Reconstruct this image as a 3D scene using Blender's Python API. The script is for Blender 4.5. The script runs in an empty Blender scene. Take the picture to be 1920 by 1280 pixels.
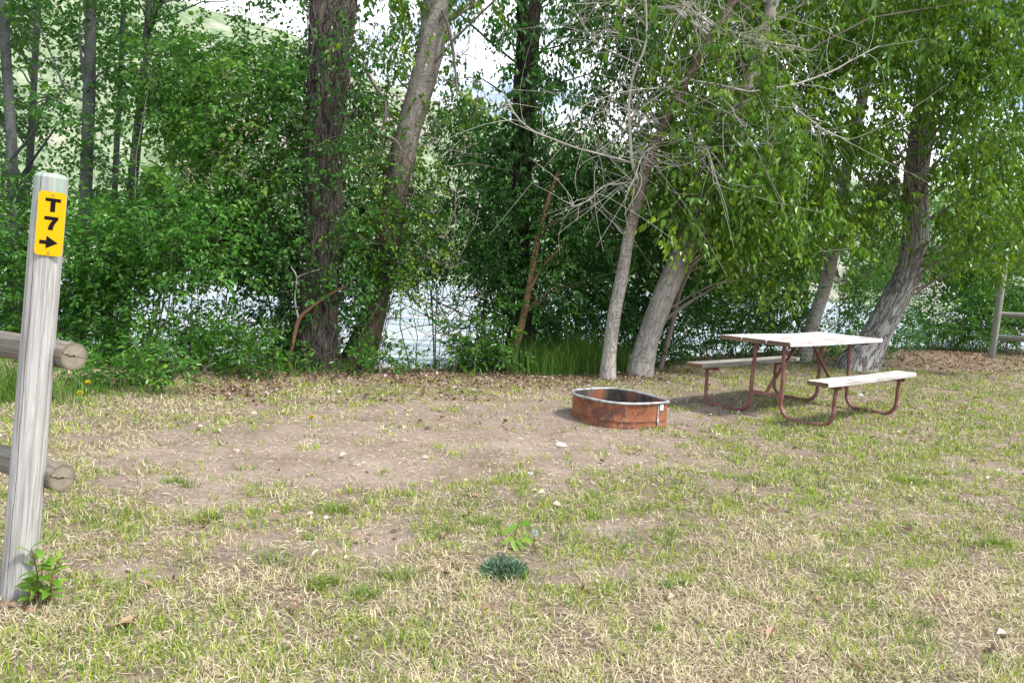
import bpy, math, random
import numpy as np
from mathutils import Vector, Matrix

random.seed(7)
RNG = np.random.default_rng(11)
scene = bpy.context.scene
COL = scene.collection

# ------------------------------------------------------------------ camera
F_PX, PITCH, ROLL, CAM_H = 1440.0, math.radians(5.41), math.radians(3.03), 1.302
FW = np.array([0, math.cos(PITCH), -math.sin(PITCH)])
RT0 = np.array([1.0, 0, 0]); UP0 = np.cross(RT0, FW)
RT = math.cos(ROLL) * RT0 + math.sin(ROLL) * UP0
UP = math.cos(ROLL) * UP0 - math.sin(ROLL) * RT0
EYE = np.array([0, 0, CAM_H])
cam_data = bpy.data.cameras.new('camera'); cam = bpy.data.objects.new('camera', cam_data)
COL.objects.link(cam); scene.camera = cam
cam_data.sensor_width = 36.0; cam_data.lens = 36.0 * F_PX / 1920.0
cam_data.clip_start = 0.05; cam_data.clip_end = 3000
cam.matrix_world = Matrix(((RT[0], UP[0], -FW[0], 0), (RT[1], UP[1], -FW[1], 0), (RT[2], UP[2], -FW[2], CAM_H), (0, 0, 0, 1)))

# ------------------------------------------------------------------ world, sun, exposure
SUN_EL, SUN_AZ = math.radians(52), math.radians(118)      # azimuth clockwise from +Y (so towards +X, a little behind the camera)
world = bpy.data.worlds.new('World'); scene.world = world; world.use_nodes = True
wn = world.node_tree; wn.nodes.clear()
def wnode(t, **k):
    n = wn.nodes.new(t)
    for a, b in k.items(): setattr(n, a, b)
    return n
sky = wnode('ShaderNodeTexSky', sky_type='NISHITA'); sky.sun_disc = False
sky.sun_elevation = SUN_EL; sky.sun_rotation = SUN_AZ; sky.air_density = 1.0; sky.dust_density = 1.0
tc = wnode('ShaderNodeTexCoord'); mp = wnode('ShaderNodeMapping'); mp.inputs['Scale'].default_value = (1.0, 1.0, 2.2)
mp.inputs['Location'].default_value = (0.35, 0.1, 0.0)
nz = wnode('ShaderNodeTexNoise'); nz.inputs['Scale'].default_value = 3.2; nz.inputs['Detail'].default_value = 9; nz.inputs['Roughness'].default_value = 0.58
cr = wnode('ShaderNodeValToRGB'); cr.color_ramp.elements[0].position = 0.43; cr.color_ramp.elements[1].position = 0.58
mx = wnode('ShaderNodeMix', data_type='RGBA'); mx.inputs[7].default_value = (11.5, 11.8, 12.2, 1)
bg = wnode('ShaderNodeBackground'); bg.inputs['Strength'].default_value = 0.11
wo = wnode('ShaderNodeOutputWorld')
L = wn.links.new
L(tc.outputs['Generated'], mp.inputs['Vector']); L(mp.outputs[0], nz.inputs['Vector']); L(nz.outputs['Fac'], cr.inputs[0])
L(cr.outputs[0], mx.inputs[0]); L(sky.outputs[0], mx.inputs[6]); L(mx.outputs[2], bg.inputs[0]); L(bg.outputs[0], wo.inputs[0])
sun_data = bpy.data.lights.new('sun', 'SUN'); sun = bpy.data.objects.new('sun', sun_data); COL.objects.link(sun)
sun_data.energy = 3.0; sun_data.angle = math.radians(10); sun_data.color = (1.0, 0.95, 0.86)
sd = Vector((math.sin(SUN_AZ) * math.cos(SUN_EL), math.cos(SUN_AZ) * math.cos(SUN_EL), math.sin(SUN_EL)))
sun.rotation_euler = sd.to_track_quat('Z', 'Y').to_euler(); sun.location = (8, -6, 14)
vs = scene.view_settings; vs.view_transform = 'Standard'; vs.look = 'None'; vs.gamma = 1.0; vs.use_curve_mapping = False
vs.exposure = 0.92
scene.render.engine = 'CYCLES'
cy = scene.cycles; cy.max_bounces = 7; cy.diffuse_bounces = 3; cy.glossy_bounces = 2; cy.transmission_bounces = 3; cy.transparent_max_bounces = 4
cy.caustics_reflective = False; cy.caustics_refractive = False
try: cy.use_denoising = True; cy.denoiser = 'OPENIMAGEDENOISE'; cy.denoising_prefilter = 'ACCURATE'
except Exception: pass

# ------------------------------------------------------------------ pixel <-> world helpers (a pixel is only a direction)
def ray(px, py):
    d = FW * F_PX + RT * (px - 960) - UP * (py - 640)
    return d / np.linalg.norm(d)
def at_y(px, py, Y):
    d = ray(px, py); return EYE + d * (Y / d[1])
def at_z(px, py, Z=0.0):
    d = ray(px, py); return EYE + d * ((Z - CAM_H) / d[2])
def project(P):
    d = np.asarray(P) - EYE; z = d @ FW; z = np.where(np.abs(z) < 1e-4, 1e-4, z)
    return 960 + F_PX * (d @ RT) / z, 640 - F_PX * (d @ UP) / z, z

# ------------------------------------------------------------------ noise
def hash3(ix, iy, iz, seed):
    h = (ix * 374761393 + iy * 668265263 + iz * 2147483647 + seed * 1274126177) & 0xFFFFFFFF
    h = ((h ^ (h >> 13)) * 1274126177) & 0xFFFFFFFF
    h = ((h ^ (h >> 16)) * 2246822519) & 0xFFFFFFFF
    return ((h ^ (h >> 15)) & 0xFFFFFF) / float(0xFFFFFF)
def vnoise(x, y, z=None, seed=0):
    x = np.asarray(x, float); y = np.asarray(y, float); z = np.zeros_like(x) if z is None else np.asarray(z, float)
    ix, iy, iz = np.floor(x).astype(np.int64), np.floor(y).astype(np.int64), np.floor(z).astype(np.int64)
    fx, fy, fz = x - ix, y - iy, z - iz
    fx, fy, fz = (t * t * (3 - 2 * t) for t in (fx, fy, fz))
    r = 0
    for dx in (0, 1):
        for dy in (0, 1):
            for dz in (0, 1):
                w = (fx if dx else 1 - fx) * (fy if dy else 1 - fy) * (fz if dz else 1 - fz)
                r = r + w * hash3(ix + dx, iy + dy, iz + dz, seed)
    return r
def fbm(x, y, z=None, seed=0, oct=4):
    a, s, r = 0.5, 1.0, 0.0
    for k in range(oct):
        r = r + a * vnoise(np.asarray(x) * s, np.asarray(y) * s, None if z is None else np.asarray(z) * s, seed + k * 17); a *= 0.5; s *= 2.03
    return r / (1 - 0.5 ** oct)
def sstep(a, b, x):
    t = np.clip((x - a) / (b - a), 0, 1); return t * t * (3 - 2 * t)
def unit(v):
    return v / np.maximum(np.linalg.norm(v, axis=-1, keepdims=True), 1e-9)

# ------------------------------------------------------------------ mesh helpers
def tag(o, label=None, cat=None, group=None, kind=None):
    if label: o['label'] = label
    if cat: o['category'] = cat
    if group: o['group'] = group
    if kind: o['kind'] = kind
    return o
def empty(name, loc, label, cat, group=None):
    o = bpy.data.objects.new(name, None); COL.objects.link(o); o.location = Vector(loc); o.empty_display_size = 0.1
    return tag(o, label, cat, group)
class MB:
    """collects polygons (numpy), builds ONE mesh object"""
    def __init__(s): s.v = []; s.l = []; s.n = []; s.uv = []; s.c = []; s.mi = []; s.k = 0
    def add(s, V, loops, sizes, uv=None, col=None, mi=0):
        V = np.asarray(V, float).reshape(-1, 3); loops = np.asarray(loops, np.int64).ravel(); sizes = np.asarray(sizes, np.int64).ravel()
        s.v.append(V); s.l.append(loops + s.k); s.n.append(sizes)
        s.uv.append(np.zeros((len(V), 2)) if uv is None else np.asarray(uv, float).reshape(-1, 2))
        s.c.append(np.ones((len(V), 4)) * 0.5 if col is None else np.asarray(col, float).reshape(-1, 4))
        s.mi.append(np.full(len(sizes), mi, np.int32)); s.k += len(V)
        return s
    def box(s, lo, hi, mi=0):
        x0, y0, z0 = lo; x1, y1, z1 = hi
        V = [(x0,y0,z0),(x1,y0,z0),(x1,y1,z0),(x0,y1,z0),(x0,y0,z1),(x1,y0,z1),(x1,y1,z1),(x0,y1,z1)]
        return s.add(V, [0,3,2,1, 4,5,6,7, 0,1,5,4, 1,2,6,5, 2,3,7,6, 3,0,4,7], [4]*6, mi=mi)
    def build(s, name, mat, parent=None, smooth=False, origin=None, attr=False):
        V = np.concatenate(s.v); Lp = np.concatenate(s.l); N = np.concatenate(s.n)
        if parent is not None and origin is None:                       # parts and sub-parts share the origin of their thing
            root = parent
            while root.parent is not None: root = root.parent
            origin = np.array(root.location)
        if origin is not None: V = V - np.asarray(origin)
        me = bpy.data.meshes.new(name)
        me.vertices.add(len(V)); me.vertices.foreach_set('co', V.astype(np.float32).ravel())
        me.loops.add(len(Lp)); me.loops.foreach_set('vertex_index', Lp.astype(np.int32))
        st = np.concatenate([[0], np.cumsum(N)[:-1]])
        me.polygons.add(len(N)); me.polygons.foreach_set('loop_start', st.astype(np.int32)); me.polygons.foreach_set('loop_total', N.astype(np.int32))
        mats = mat if isinstance(mat, (list, tuple)) else [mat]
        for m in mats: me.materials.append(m)
        if len(mats) > 1: me.polygons.foreach_set('material_index', np.concatenate(s.mi))
        me.polygons.foreach_set('use_smooth', np.full(len(N), smooth, bool))
        uvl = me.uv_layers.new(name='UVMap'); uvl.data.foreach_set('uv', np.concatenate(s.uv)[Lp].astype(np.float32).ravel())
        if attr:
            a = me.color_attributes.new('tint', 'FLOAT_COLOR', 'POINT'); a.data.foreach_set('color', np.concatenate(s.c).astype(np.float32).ravel())
        me.update(calc_edges=True); me.validate()
        o = bpy.data.objects.new(name, me); COL.objects.link(o)
        if parent is not None:
            o.parent = parent
        elif origin is not None: o.location = Vector(origin)
        return o
def spline(P, n, extra=None):
    """Catmull-Rom through P (k,d) -> n points"""
    P = np.asarray(P, float); k = len(P)
    Q = np.vstack([2 * P[0] - P[1], P, 2 * P[-1] - P[-2]])
    t = np.linspace(0, k - 1 - 1e-9, n); i = t.astype(int); f = (t - i)[:, None]
    a, b, c, d = Q[i], Q[i + 1], Q[i + 2], Q[i + 3]
    return 0.5 * ((2 * b) + (c - a) * f + (2 * a - 5 * b + 4 * c - d) * f**2 + (3 * b - a - 3 * c + d) * f**3)
def tube(mb, P, R, sides=8, ridge=0.0, freq=5.0, seed=0, caps=True, mi=0, twist=0.0, cap_mi=None, lump=0.0):
    """tube along polyline P (n,3) with radii R (n,); ridge = bark relief as a share of the radius"""
    P = np.asarray(P, float); n = len(P); R = np.broadcast_to(np.asarray(R, float), (n,))
    T = unit(np.gradient(P, axis=0))
    ref = np.array([0.31, 0.11, 0.94]) if abs(T[0][2]) < 0.9 else np.array([1.0, 0.07, 0.03])
    A = [unit(np.cross(T[0], ref))]
    for i in range(1, n): A.append(unit(A[-1] - T[i] * (A[-1] @ T[i])))
    A = np.array(A); B = np.cross(T, A)
    th = np.arange(sides) / sides * 2 * math.pi
    ln = np.concatenate([[0], np.cumsum(np.linalg.norm(np.diff(P, axis=0), axis=1))])
    TH, LN = np.meshgrid(th, ln); rr = np.repeat(R[:, None], sides, 1)
    if ridge or lump:
        cx, sy = np.cos(TH), np.sin(TH)
        if ridge:
            nn = fbm(cx * freq + 9, sy * freq + 9, LN * 3.2, seed, 3); nn = 1 - np.abs(nn - 0.5) * 4
            rr = rr * (1 + ridge * np.clip(nn, -1, 1))
        if lump: rr = rr * (1 + lump * (fbm(cx * 1.3 + 5, sy * 1.3 + 5, LN * 2.0, seed + 5, 2) - 0.5) * 2)
    V = P[:, None, :] + rr[..., None] * (np.cos(TH)[..., None] * A[:, None, :] + np.sin(TH)[..., None] * B[:, None, :])
    Rm = max(float(R.mean()), 1e-4)
    uv = np.stack([TH * Rm, LN], -1)
    # duplicate seam column so that UVs do not wrap back
    V = np.concatenate([V, V[:, :1]], 1); uv = np.concatenate([uv, np.stack([np.full(n, 2 * math.pi * Rm), ln], -1)[:, None]], 1)
    s = sides + 1; idx = np.arange(n * s).reshape(n, s)
    q = np.stack([idx[:-1, :-1], idx[:-1, 1:], idx[1:, 1:], idx[1:, :-1]], -1).reshape(-1, 4)
    mb.add(V.reshape(-1, 3), q.ravel(), np.full(len(q), 4), uv.reshape(-1, 2), mi=mi)
    if caps:
        for e, fl in ((0, True), (n - 1, False)):
            ring = V[e, :-1]; cuv = rr[e][:, None] * np.stack([np.cos(th), np.sin(th)], -1)
            order = np.arange(sides)[::-1] if fl else np.arange(sides)
            mb.add(ring, order, [sides], cuv, mi=mi if cap_mi is None else cap_mi)
    return mb
def thin_tubes(mb, PTS, R, sides=3):
    """many thin tubes at once: PTS (m,k,3), R (m,k)"""
    PTS = np.asarray(PTS, float); m, k, _ = PTS.shape; R = np.broadcast_to(R, (m, k))
    T = unit(np.gradient(PTS, axis=1)); ref = np.where(np.abs(T[..., 2:3]) > 0.8, np.array([1.0, 0, 0]), np.array([0, 0, 1.0]))
    A = unit(np.cross(T, ref)); B = np.cross(T, A)
    th = np.arange(sides) / sides * 2 * math.pi
    V = PTS[:, :, None, :] + R[:, :, None, None] * (np.cos(th)[:, None] * A[:, :, None, :] + np.sin(th)[:, None] * B[:, :, None, :])
    idx = np.arange(m * k * sides).reshape(m, k, sides); nx = np.roll(idx, -1, 2)
    q = np.stack([idx[:, :-1], nx[:, :-1], nx[:, 1:], idx[:, 1:]], -1).reshape(-1, 4)
    uv = np.stack(np.broadcast_arrays(th * 0.02, np.arange(k)[None, :, None] * 0.1 + np.zeros((m, 1, 1))), -1)
    return mb.add(V.reshape(-1, 3), q.ravel(), np.full(len(q), 4), uv.reshape(-1, 2))

# ------------------------------------------------------------------ materials
def material(name):
    m = bpy.data.materials.new(name); m.use_nodes = True; m.node_tree.nodes.clear(); return m, m.node_tree
class NT:
    def __init__(s, name):
        s.m, s.t = material(name); s.out = s.n('ShaderNodeOutputMaterial')
    def n(s, ty, inp=None, **k):
        nd = s.t.nodes.new(ty)
        for a, b in k.items(): setattr(nd, a, b)
        for a, b in (inp or {}).items():
            if isinstance(b, bpy.types.NodeSocket): s.t.links.new(b, nd.inputs[a])
            else: nd.inputs[a].default_value = b
        return nd
    def noise(s, vec, scale, detail=4, rough=0.55, dist=0.0):
        return s.n('ShaderNodeTexNoise', {'Vector': vec, 'Scale': scale, 'Detail': detail, 'Roughness': rough, 'Distortion': dist}).outputs['Fac']
    def ramp(s, fac, stops):
        r = s.n('ShaderNodeValToRGB', {0: fac}); e = r.color_ramp.elements
        while len(e) < len(stops): e.new(0.5)
        for x, (p, c) in zip(e, stops): x.position = p; x.color = (*c, 1) if len(c) == 3 else c
        return r.outputs[0]
    def mix(s, fac, a, b, mode='MIX'):
        nd = s.n('ShaderNodeMix', data_type='RGBA', blend_type=mode)
        for i, x in ((0, fac), (6, a), (7, b)):
            if isinstance(x, bpy.types.NodeSocket): s.t.links.new(x, nd.inputs[i])
            else: nd.inputs[i].default_value = x if i == 0 else ((*x, 1) if len(x) == 3 else x)
        return nd.outputs[2]
    def math(s, op, a, b=0.0, clamp=False):
        return s.n('ShaderNodeMath', {0: a, 1: b}, operation=op, use_clamp=clamp).outputs[0]
    def vmap(s, vec, scale, loc=(0, 0, 0)):
        return s.n('ShaderNodeMapping', {'Vector': vec, 'Scale': scale, 'Location': loc}).outputs[0]
    def coord(s, which='UV'):
        return s.n('ShaderNodeTexCoord').outputs[which]
    def pos(s): return s.n('ShaderNodeNewGeometry').outputs['Position']
    def bump(s, h, strength=0.5, dist=0.01):
        return s.n('ShaderNodeBump', {'Height': h, 'Strength': strength, 'Distance': dist}).outputs[0]
    def done(s, color, rough=0.8, normal=None, metal=0.0, spec=0.4, translucent=None, tcol=None, trans_fac=0.35):
        b = s.n('ShaderNodeBsdfPrincipled', {'Roughness': rough, 'Metallic': metal, 'Specular IOR Level': spec})
        if isinstance(color, bpy.types.NodeSocket): s.t.links.new(color, b.inputs['Base Color'])
        else: b.inputs['Base Color'].default_value = (*color, 1)
        if normal is not None: s.t.links.new(normal, b.inputs['Normal'])
        sh = b.outputs[0]
        if translucent:
            tr = s.n('ShaderNodeBsdfTranslucent')
            s.t.links.new(tcol, tr.inputs[0]); ms = s.n('ShaderNodeMixShader', {0: trans_fac}); s.t.links.new(sh, ms.inputs[1]); s.t.links.new(tr.outputs[0], ms.inputs[2]); sh = ms.outputs[0]
        s.t.links.new(sh, s.out.inputs[0]); return s.m

def bark(name, dark, mid, light, su=30.0, sv=5.0, strength=0.9, dist=0.02, patch=None, furrow=.5, bands=0.0, height=None):
    """furrowed bark in UV metres: su, sv = furrows per metre across and along"""
    t = NT(name); uv = t.coord('UV')
    n1 = t.noise(t.vmap(uv, (su, sv, 1)), 1.0, 5, 0.6, 0.7); rg = t.math('MULTIPLY', t.math('ABSOLUTE', t.math('SUBTRACT', n1, .5)), 5.0, True)
    n2 = t.noise(t.vmap(uv, (su * 3, sv * 6, 1), (3, 7, 0)), 1.0, 5, .65); n3 = t.noise(t.vmap(uv, (3.5, 2.2, 1), (8, 3, 0)), 1.0, 5, .6, .5)
    h = t.math('ADD', t.math('MULTIPLY', rg, .7), t.math('MULTIPLY', n2, .3))
    col = t.ramp(t.math('ADD', t.math('MULTIPLY', n2, .55), t.math('MULTIPLY', n3, .5)), [(0.34, mid), (0.64, light)])
    col = t.mix(t.math('MULTIPLY', t.ramp(rg, [(0.05, (1, 1, 1)), (0.34, (0, 0, 0))]), furrow), col, dark)
    col = t.mix(t.math('MULTIPLY', t.ramp(n3, [(0.52, (0, 0, 0)), (0.68, (1, 1, 1))]), .75), col, t.mix(.65, col, patch or dark))
    if bands:
        bn = t.noise(t.vmap(uv, (7, 38, 1), (1, 5, 0)), 1.0, 3, .5, .4); mk = t.ramp(bn, [(0.58, (0, 0, 0)), (0.66, (1, 1, 1))])
        col = t.mix(t.math('MULTIPLY', mk, bands), col, dark); h = t.math('SUBTRACT', h, t.math('MULTIPLY', mk, .5))
    if height:                                                           # bark changes with age along the stem
        v = t.n('ShaderNodeSeparateXYZ', {0: uv}).outputs[1]; v = t.math('ADD', v, t.math('MULTIPLY', t.math('SUBTRACT', n3, .5), 1.6)); k = t.n('ShaderNodeMapRange', {0: v, 1: height[0], 2: height[1]}).outputs[0]
        col = t.mix(t.math('MULTIPLY', k, height[3]), col, t.mix(1.0, col, height[2], 'MULTIPLY'))
    return t.done(col, 0.9, t.bump(h, strength, dist), spec=0.15)
MAT = {}
MAT['bark_dark'] = bark('bark_dark', (0.020, 0.017, 0.015), (0.085, 0.071, 0.060), (0.185, 0.160, 0.138), 22, 2.4, 1.0, 0.04, furrow=.9)
MAT['bark_black'] = bark('bark_black', (0.010, 0.009, 0.008), (0.036, 0.031, 0.027), (0.085, 0.073, 0.062), 22, 2.5, 1.0, 0.04, furrow=.9)
MAT['bark_pale'] = bark('bark_pale', (0.09, 0.075, 0.06), (0.36, 0.325, 0.285), (0.58, 0.545, 0.50), 30, 4.5, 0.8, 0.018, patch=(0.20, 0.155, 0.12), furrow=.55, bands=.25)
MAT['bark_forked'] = bark('bark_forked', (0.09, 0.075, 0.06), (0.36, 0.325, 0.285), (0.58, 0.545, 0.50), 34, 5.0, 0.8, 0.015, patch=(0.20, 0.155, 0.12), furrow=.6, bands=.35, height=(1.6, 3.0, (0.45, 0.36, 0.30), 1.0))
MAT['bark_grey'] = bark('bark_grey', (0.05, 0.044, 0.04), (0.32, 0.30, 0.285), (0.58, 0.56, 0.54), 22, 2.6, 1.0, 0.035, patch=(0.14, 0.12, 0.10), furrow=.9)
MAT['bark_mid'] = bark('bark_mid', (0.07, 0.055, 0.045), (0.25, 0.22, 0.195), (0.46, 0.43, 0.39), 16, 6.0, 0.6, 0.015, patch=(0.13, 0.085, 0.06), furrow=.4, bands=.3, height=(3.2, 2.0, (0.42, 0.33, 0.27), 1.0))
MAT['bark_birch'] = bark('bark_birch', (0.05, 0.042, 0.036), (0.36, 0.33, 0.30), (0.64, 0.60, 0.56), 14, 8.0, 0.6, 0.015, patch=(0.14, 0.11, 0.085), furrow=.3, bands=.85)
MAT['bark_alder'] = bark('bark_alder', (0.03, 0.032, 0.032), (0.085, 0.09, 0.09), (0.155, 0.165, 0.16), 10, 6.0, 0.4, 0.01, furrow=.3, bands=.5)
MAT['bark_orange'] = bark('bark_orange', (0.08, 0.04, 0.02), (0.24, 0.12, 0.06), (0.36, 0.23, 0.14), 14, 5, 0.4, 0.01, furrow=.3)
MAT['twig'] = NT('twig_brown').done((0.055, 0.042, 0.032), 0.85)
MAT['vine'] = NT('vine_grey').done((0.125, 0.105, 0.093), 0.85)
MAT['twig_silver'] = NT('twig_silver').done((0.50, 0.465, 0.43), 0.7)
MAT['twig_grey'] = NT('twig_grey').done((0.20, 0.17, 0.15), 0.85)

def leafmat(name, dark, light, fresh, trans=(0.20, 0.34, 0.03), rough=0.36, tf=0.36, spec=0.5):
    t = NT(name); a = t.n('ShaderNodeAttribute', attribute_name='tint'); sp = t.n('ShaderNodeSeparateColor', {0: a.outputs['Color']})
    col = t.mix(sp.outputs[0], dark, light); col = t.mix(sp.outputs[1], col, fresh)
    tcol = t.mix(0.5, col, trans)
    return t.done(col, rough, spec=spec, translucent=True, tcol=tcol, trans_fac=tf)
MAT['leaf_alder'] = leafmat('leaf_alder', (0.022, 0.085, 0.014), (0.072, 0.22, 0.03), (0.15, 0.31, 0.036), (0.13, 0.40, 0.03))
MAT['leaf_cherry'] = leafmat('leaf_cherry', (0.040, 0.135, 0.018), (0.10, 0.28, 0.036), (0.21, 0.39, 0.055), (0.19, 0.46, 0.04))
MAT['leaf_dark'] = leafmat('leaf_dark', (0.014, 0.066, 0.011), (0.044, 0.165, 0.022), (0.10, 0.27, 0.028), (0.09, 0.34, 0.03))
MAT['leaf_poplar'] = leafmat('leaf_poplar', (0.030, 0.098, 0.010), (0.10, 0.25, 0.018), (0.24, 0.38, 0.022), (0.24, 0.44, 0.015))
MAT['leaf_bush'] = leafmat('leaf_bush', (0.024, 0.105, 0.014), (0.072, 0.235, 0.028), (0.15, 0.34, 0.034), (0.15, 0.42, 0.03))
MAT['leaf_weed'] = leafmat('leaf_weed', (0.024, 0.10, 0.014), (0.068, 0.22, 0.025), (0.16, 0.34, 0.03), (0.16, 0.40, 0.03))
MAT['leaf_fresh'] = leafmat('leaf_fresh', (0.05, 0.15, 0.016), (0.10, 0.25, 0.026), (0.20, 0.34, 0.035), (0.28, 0.44, 0.04), 0.38, 0.3)
MAT['leaf_bluegreen'] = leafmat('leaf_bluegreen', (0.06, 0.12, 0.07), (0.15, 0.25, 0.15), (0.28, 0.37, 0.25), (0.14, 0.26, 0.14), 0.6, 0.2)
def attr_mat(name, rough=0.8, tf=0.25, spec=0.2):
    t = NT(name); a = t.n('ShaderNodeAttribute', attribute_name='tint').outputs['Color']
    return t.done(a, rough, spec=spec, translucent=True, tcol=a, trans_fac=tf)
MAT['grass'] = attr_mat('grass_blades', 0.7, 0.3)
MAT['litter'] = attr_mat('dead_leaves', 0.85, 0.12)
MAT['petal'] = attr_mat('petals', 0.7, 0.25)

# ------------------------------------------------------------------ ground
EDGE_X = [-60, -6, -3.6, -2.3, -1.14, -.05, .74, 1.9, 3.1, 6.3, 8.9, 12, 60]
EDGE_Y = [11, 9.2, 9.0, 9.35, 9.3, 10.0, 10.5, 11.3, 12.6, 15.6, 17.2, 18.4, 26]
WATER_Z = -0.78
def edge_y(x): return np.interp(x, EDGE_X, EDGE_Y)
RING_C = np.array([0.965, 6.79])
def ground_z(x, y):
    x = np.asarray(x, float); y = np.asarray(y, float)
    s = (y - edge_y(x))
    z = -1.5 * sstep(0.0, 2.6, s) - 0.5 * sstep(2.0, 8.0, s)
    flat = 1 - sstep(-0.4, 0.8, s)
    z = z + 0.035 * (fbm(x * .55 + 20, y * .55 + 20, None, 3, 3) - .5) + 0.022 * (fbm(x * 4 + 7, y * 4 + 3, None, 5, 3) - .5)
    z = z + 0.045 * np.exp(-((x - RING_C[0] + .35) ** 2 + (y - RING_C[1] - .10) ** 2) / .10)           # earth heaped against the fire ring
    z = z + 0.10 * np.exp(-((x - 8.2) ** 2 / 8 + (y - 14.9) ** 2 / 2.0)) * flat                         # low mound by the far fence
    z = z - 0.02 * np.exp(-((x - RING_C[0]) ** 2 + (y - RING_C[1]) ** 2) / .08)
    return z
def axis_coords(lo, hi, step, far_lo, far_hi):
    c = list(np.arange(lo, hi + 1e-6, step)); d = step
    while c[-1] < far_hi: d *= 1.35; c.append(c[-1] + d)
    d = step
    while c[0] > far_lo: d *= 1.35; c.insert(0, c[0] - d)
    return np.array(c)
def blob(px, py, lst):
    r = np.zeros_like(px)
    for cx, cy_, rx, ry, w in lst: r = r + w * np.exp(-(((px - cx) / rx) ** 2 + ((py - cy_) / ry) ** 2))
    return r
BARE = [(560,850,260,45,1.0),(800,815,270,48,1.0),(1010,780,230,42,.9),(330,925,150,38,.9),(760,892,110,26,.9),(1180,835,150,35,.8),(1340,768,100,32,.8),
        (700,1005,80,34,.8),(1160,985,90,22,.8),(480,1015,110,34,.7),(200,850,140,30,.6),(1240,990,60,20,.6),(250,1075,120,26,.7),(420,890,120,30,.7),
        (640,900,140,30,.7),(1000,1085,60,30,.5),(900,1130,100,30,.4),(1280,1110,80,26,.4),(1790,1230,60,22,.5),(1720,680,160,16,.6),(30,1130,60,30,.5),(1050,880,110,18,.5),(1500,960,60,12,.4)]
GREEN = [(1500,880,320,90,.7),(1660,775,260,55,1.3),(1850,860,150,120,.4),(960,960,170,45,.6),(1160,1030,170,38,.8),(150,960,140,50,.7),(190,1090,140,50,.35),(130,1250,200,60,.4),(400,980,120,25,.5),
         (1290,925,130,60,.6),(1640,1010,120,36,.5),(1500,1110,150,60,.35),(1600,1190,200,50,.4),(380,880,70,20,.6),(520,790,120,18,.6),(700,730,260,22,.35),(1400,745,90,18,.5),(640,960,100,25,.5),(1000,900,120,16,.5),
         (80,740,160,25,.5),(1280,790,50,14,.9),(1750,700,120,14,.5),(1150,725,60,10,.4)]
LITTER = [(620,705,260,14,1.0),(820,702,150,12,1.0),(1180,700,130,16,.8),(1350,672,120,12,.8),(1720,670,200,22,.9),(1850,690,120,20,.6),(450,730,130,16,.6),(960,725,200,22,.4),(1050,705,110,14,.8),(600,750,350,20,.25)]
def cover(x, y):
    """bare earth, green share and litter share of the ground at x, y"""
    px, py, dz = project(np.stack([x, y, np.zeros_like(x)], -1))
    n1 = fbm(x * 1.1 + 3, y * 1.1 + 9, None, 21, 4) - .5; n2 = fbm(x * 2.7 + 1, y * 2.7 + 5, None, 31, 3) - .5; n3 = fbm(x * 5.5, y * 5.5, None, 41, 2) - .5
    bare = np.clip(blob(px, py, BARE) * 1.05 + n1 * 1.1 + n2 * 1.2 + n3 * .9 + 0.22, 0, 1)
    green = np.clip(blob(px, py, GREEN) * 1.1 + .42 + n2 * 1.6 + n1 * 1.1, 0, 1)
    lit = np.clip(blob(px, py, LITTER) + (n1 + n2) * .5, 0, 1)
    return bare, green, lit

t = NT('earth'); P = t.pos(); a = t.n('ShaderNodeAttribute', attribute_name='tint'); sp = t.n('ShaderNodeSeparateColor', {0: a.outputs['Color']})
f1 = t.noise(P, 1.7, 6, 0.6); f2 = t.noise(P, 28, 6, 0.65); f3 = t.noise(P, 140, 3, 0.6)
soil = t.ramp(f1, [(0.30, (0.23, 0.18, 0.15)), (0.55, (0.335, 0.272, 0.232)), (0.75, (0.42, 0.355, 0.308))])
soil = t.mix(t.ramp(f2, [(0.35, (1, 1, 1)), (0.62, (0, 0, 0))]), soil, t.mix(1.0, soil, (0.72, 0.68, 0.64), 'MULTIPLY'))
soil = t.mix(t.math('MULTIPLY', t.ramp(f3, [(0.62, (0, 0, 0)), (0.72, (1, 1, 1))]), 0.55), soil, (0.46, 0.39, 0.31))
soil = t.mix(t.math('MULTIPLY', t.ramp(f3, [(0.28, (1, 1, 1)), (0.38, (0, 0, 0))]), 0.5), soil, (0.12, 0.09, 0.07))
thatch = t.ramp(t.noise(t.vmap(P, (1, 1.6, 1)), 55, 5, 0.7), [(0.32, (0.055, 0.042, 0.03)), (0.52, (0.135, 0.105, 0.072)), (0.72, (0.25, 0.21, 0.14))])
col = t.mix(t.math('MULTIPLY', sp.outputs[0], 0.75), soil, thatch)
lit = t.ramp(t.n('ShaderNodeTexVoronoi', {'Vector': P, 'Scale': 24.0}).outputs['Color'], [(0.2, (0.10, 0.065, 0.045)), (0.5, (0.19, 0.135, 0.095)), (0.85, (0.30, 0.23, 0.17))])
col = t.mix(t.math('MULTIPLY', sp.outputs[1], 0.8), col, lit)
ash = t.math('MULTIPLY', sp.outputs[2], 1.0); col = t.mix(ash, col, (0.06, 0.055, 0.05))
hh = t.math('ADD', t.math('MULTIPLY', f2, 0.6), t.math('MULTIPLY', f3, 0.4))
MAT['earth'] = t.done(col, 0.95, t.bump(hh, 0.8, 0.025), spec=0.1)

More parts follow.
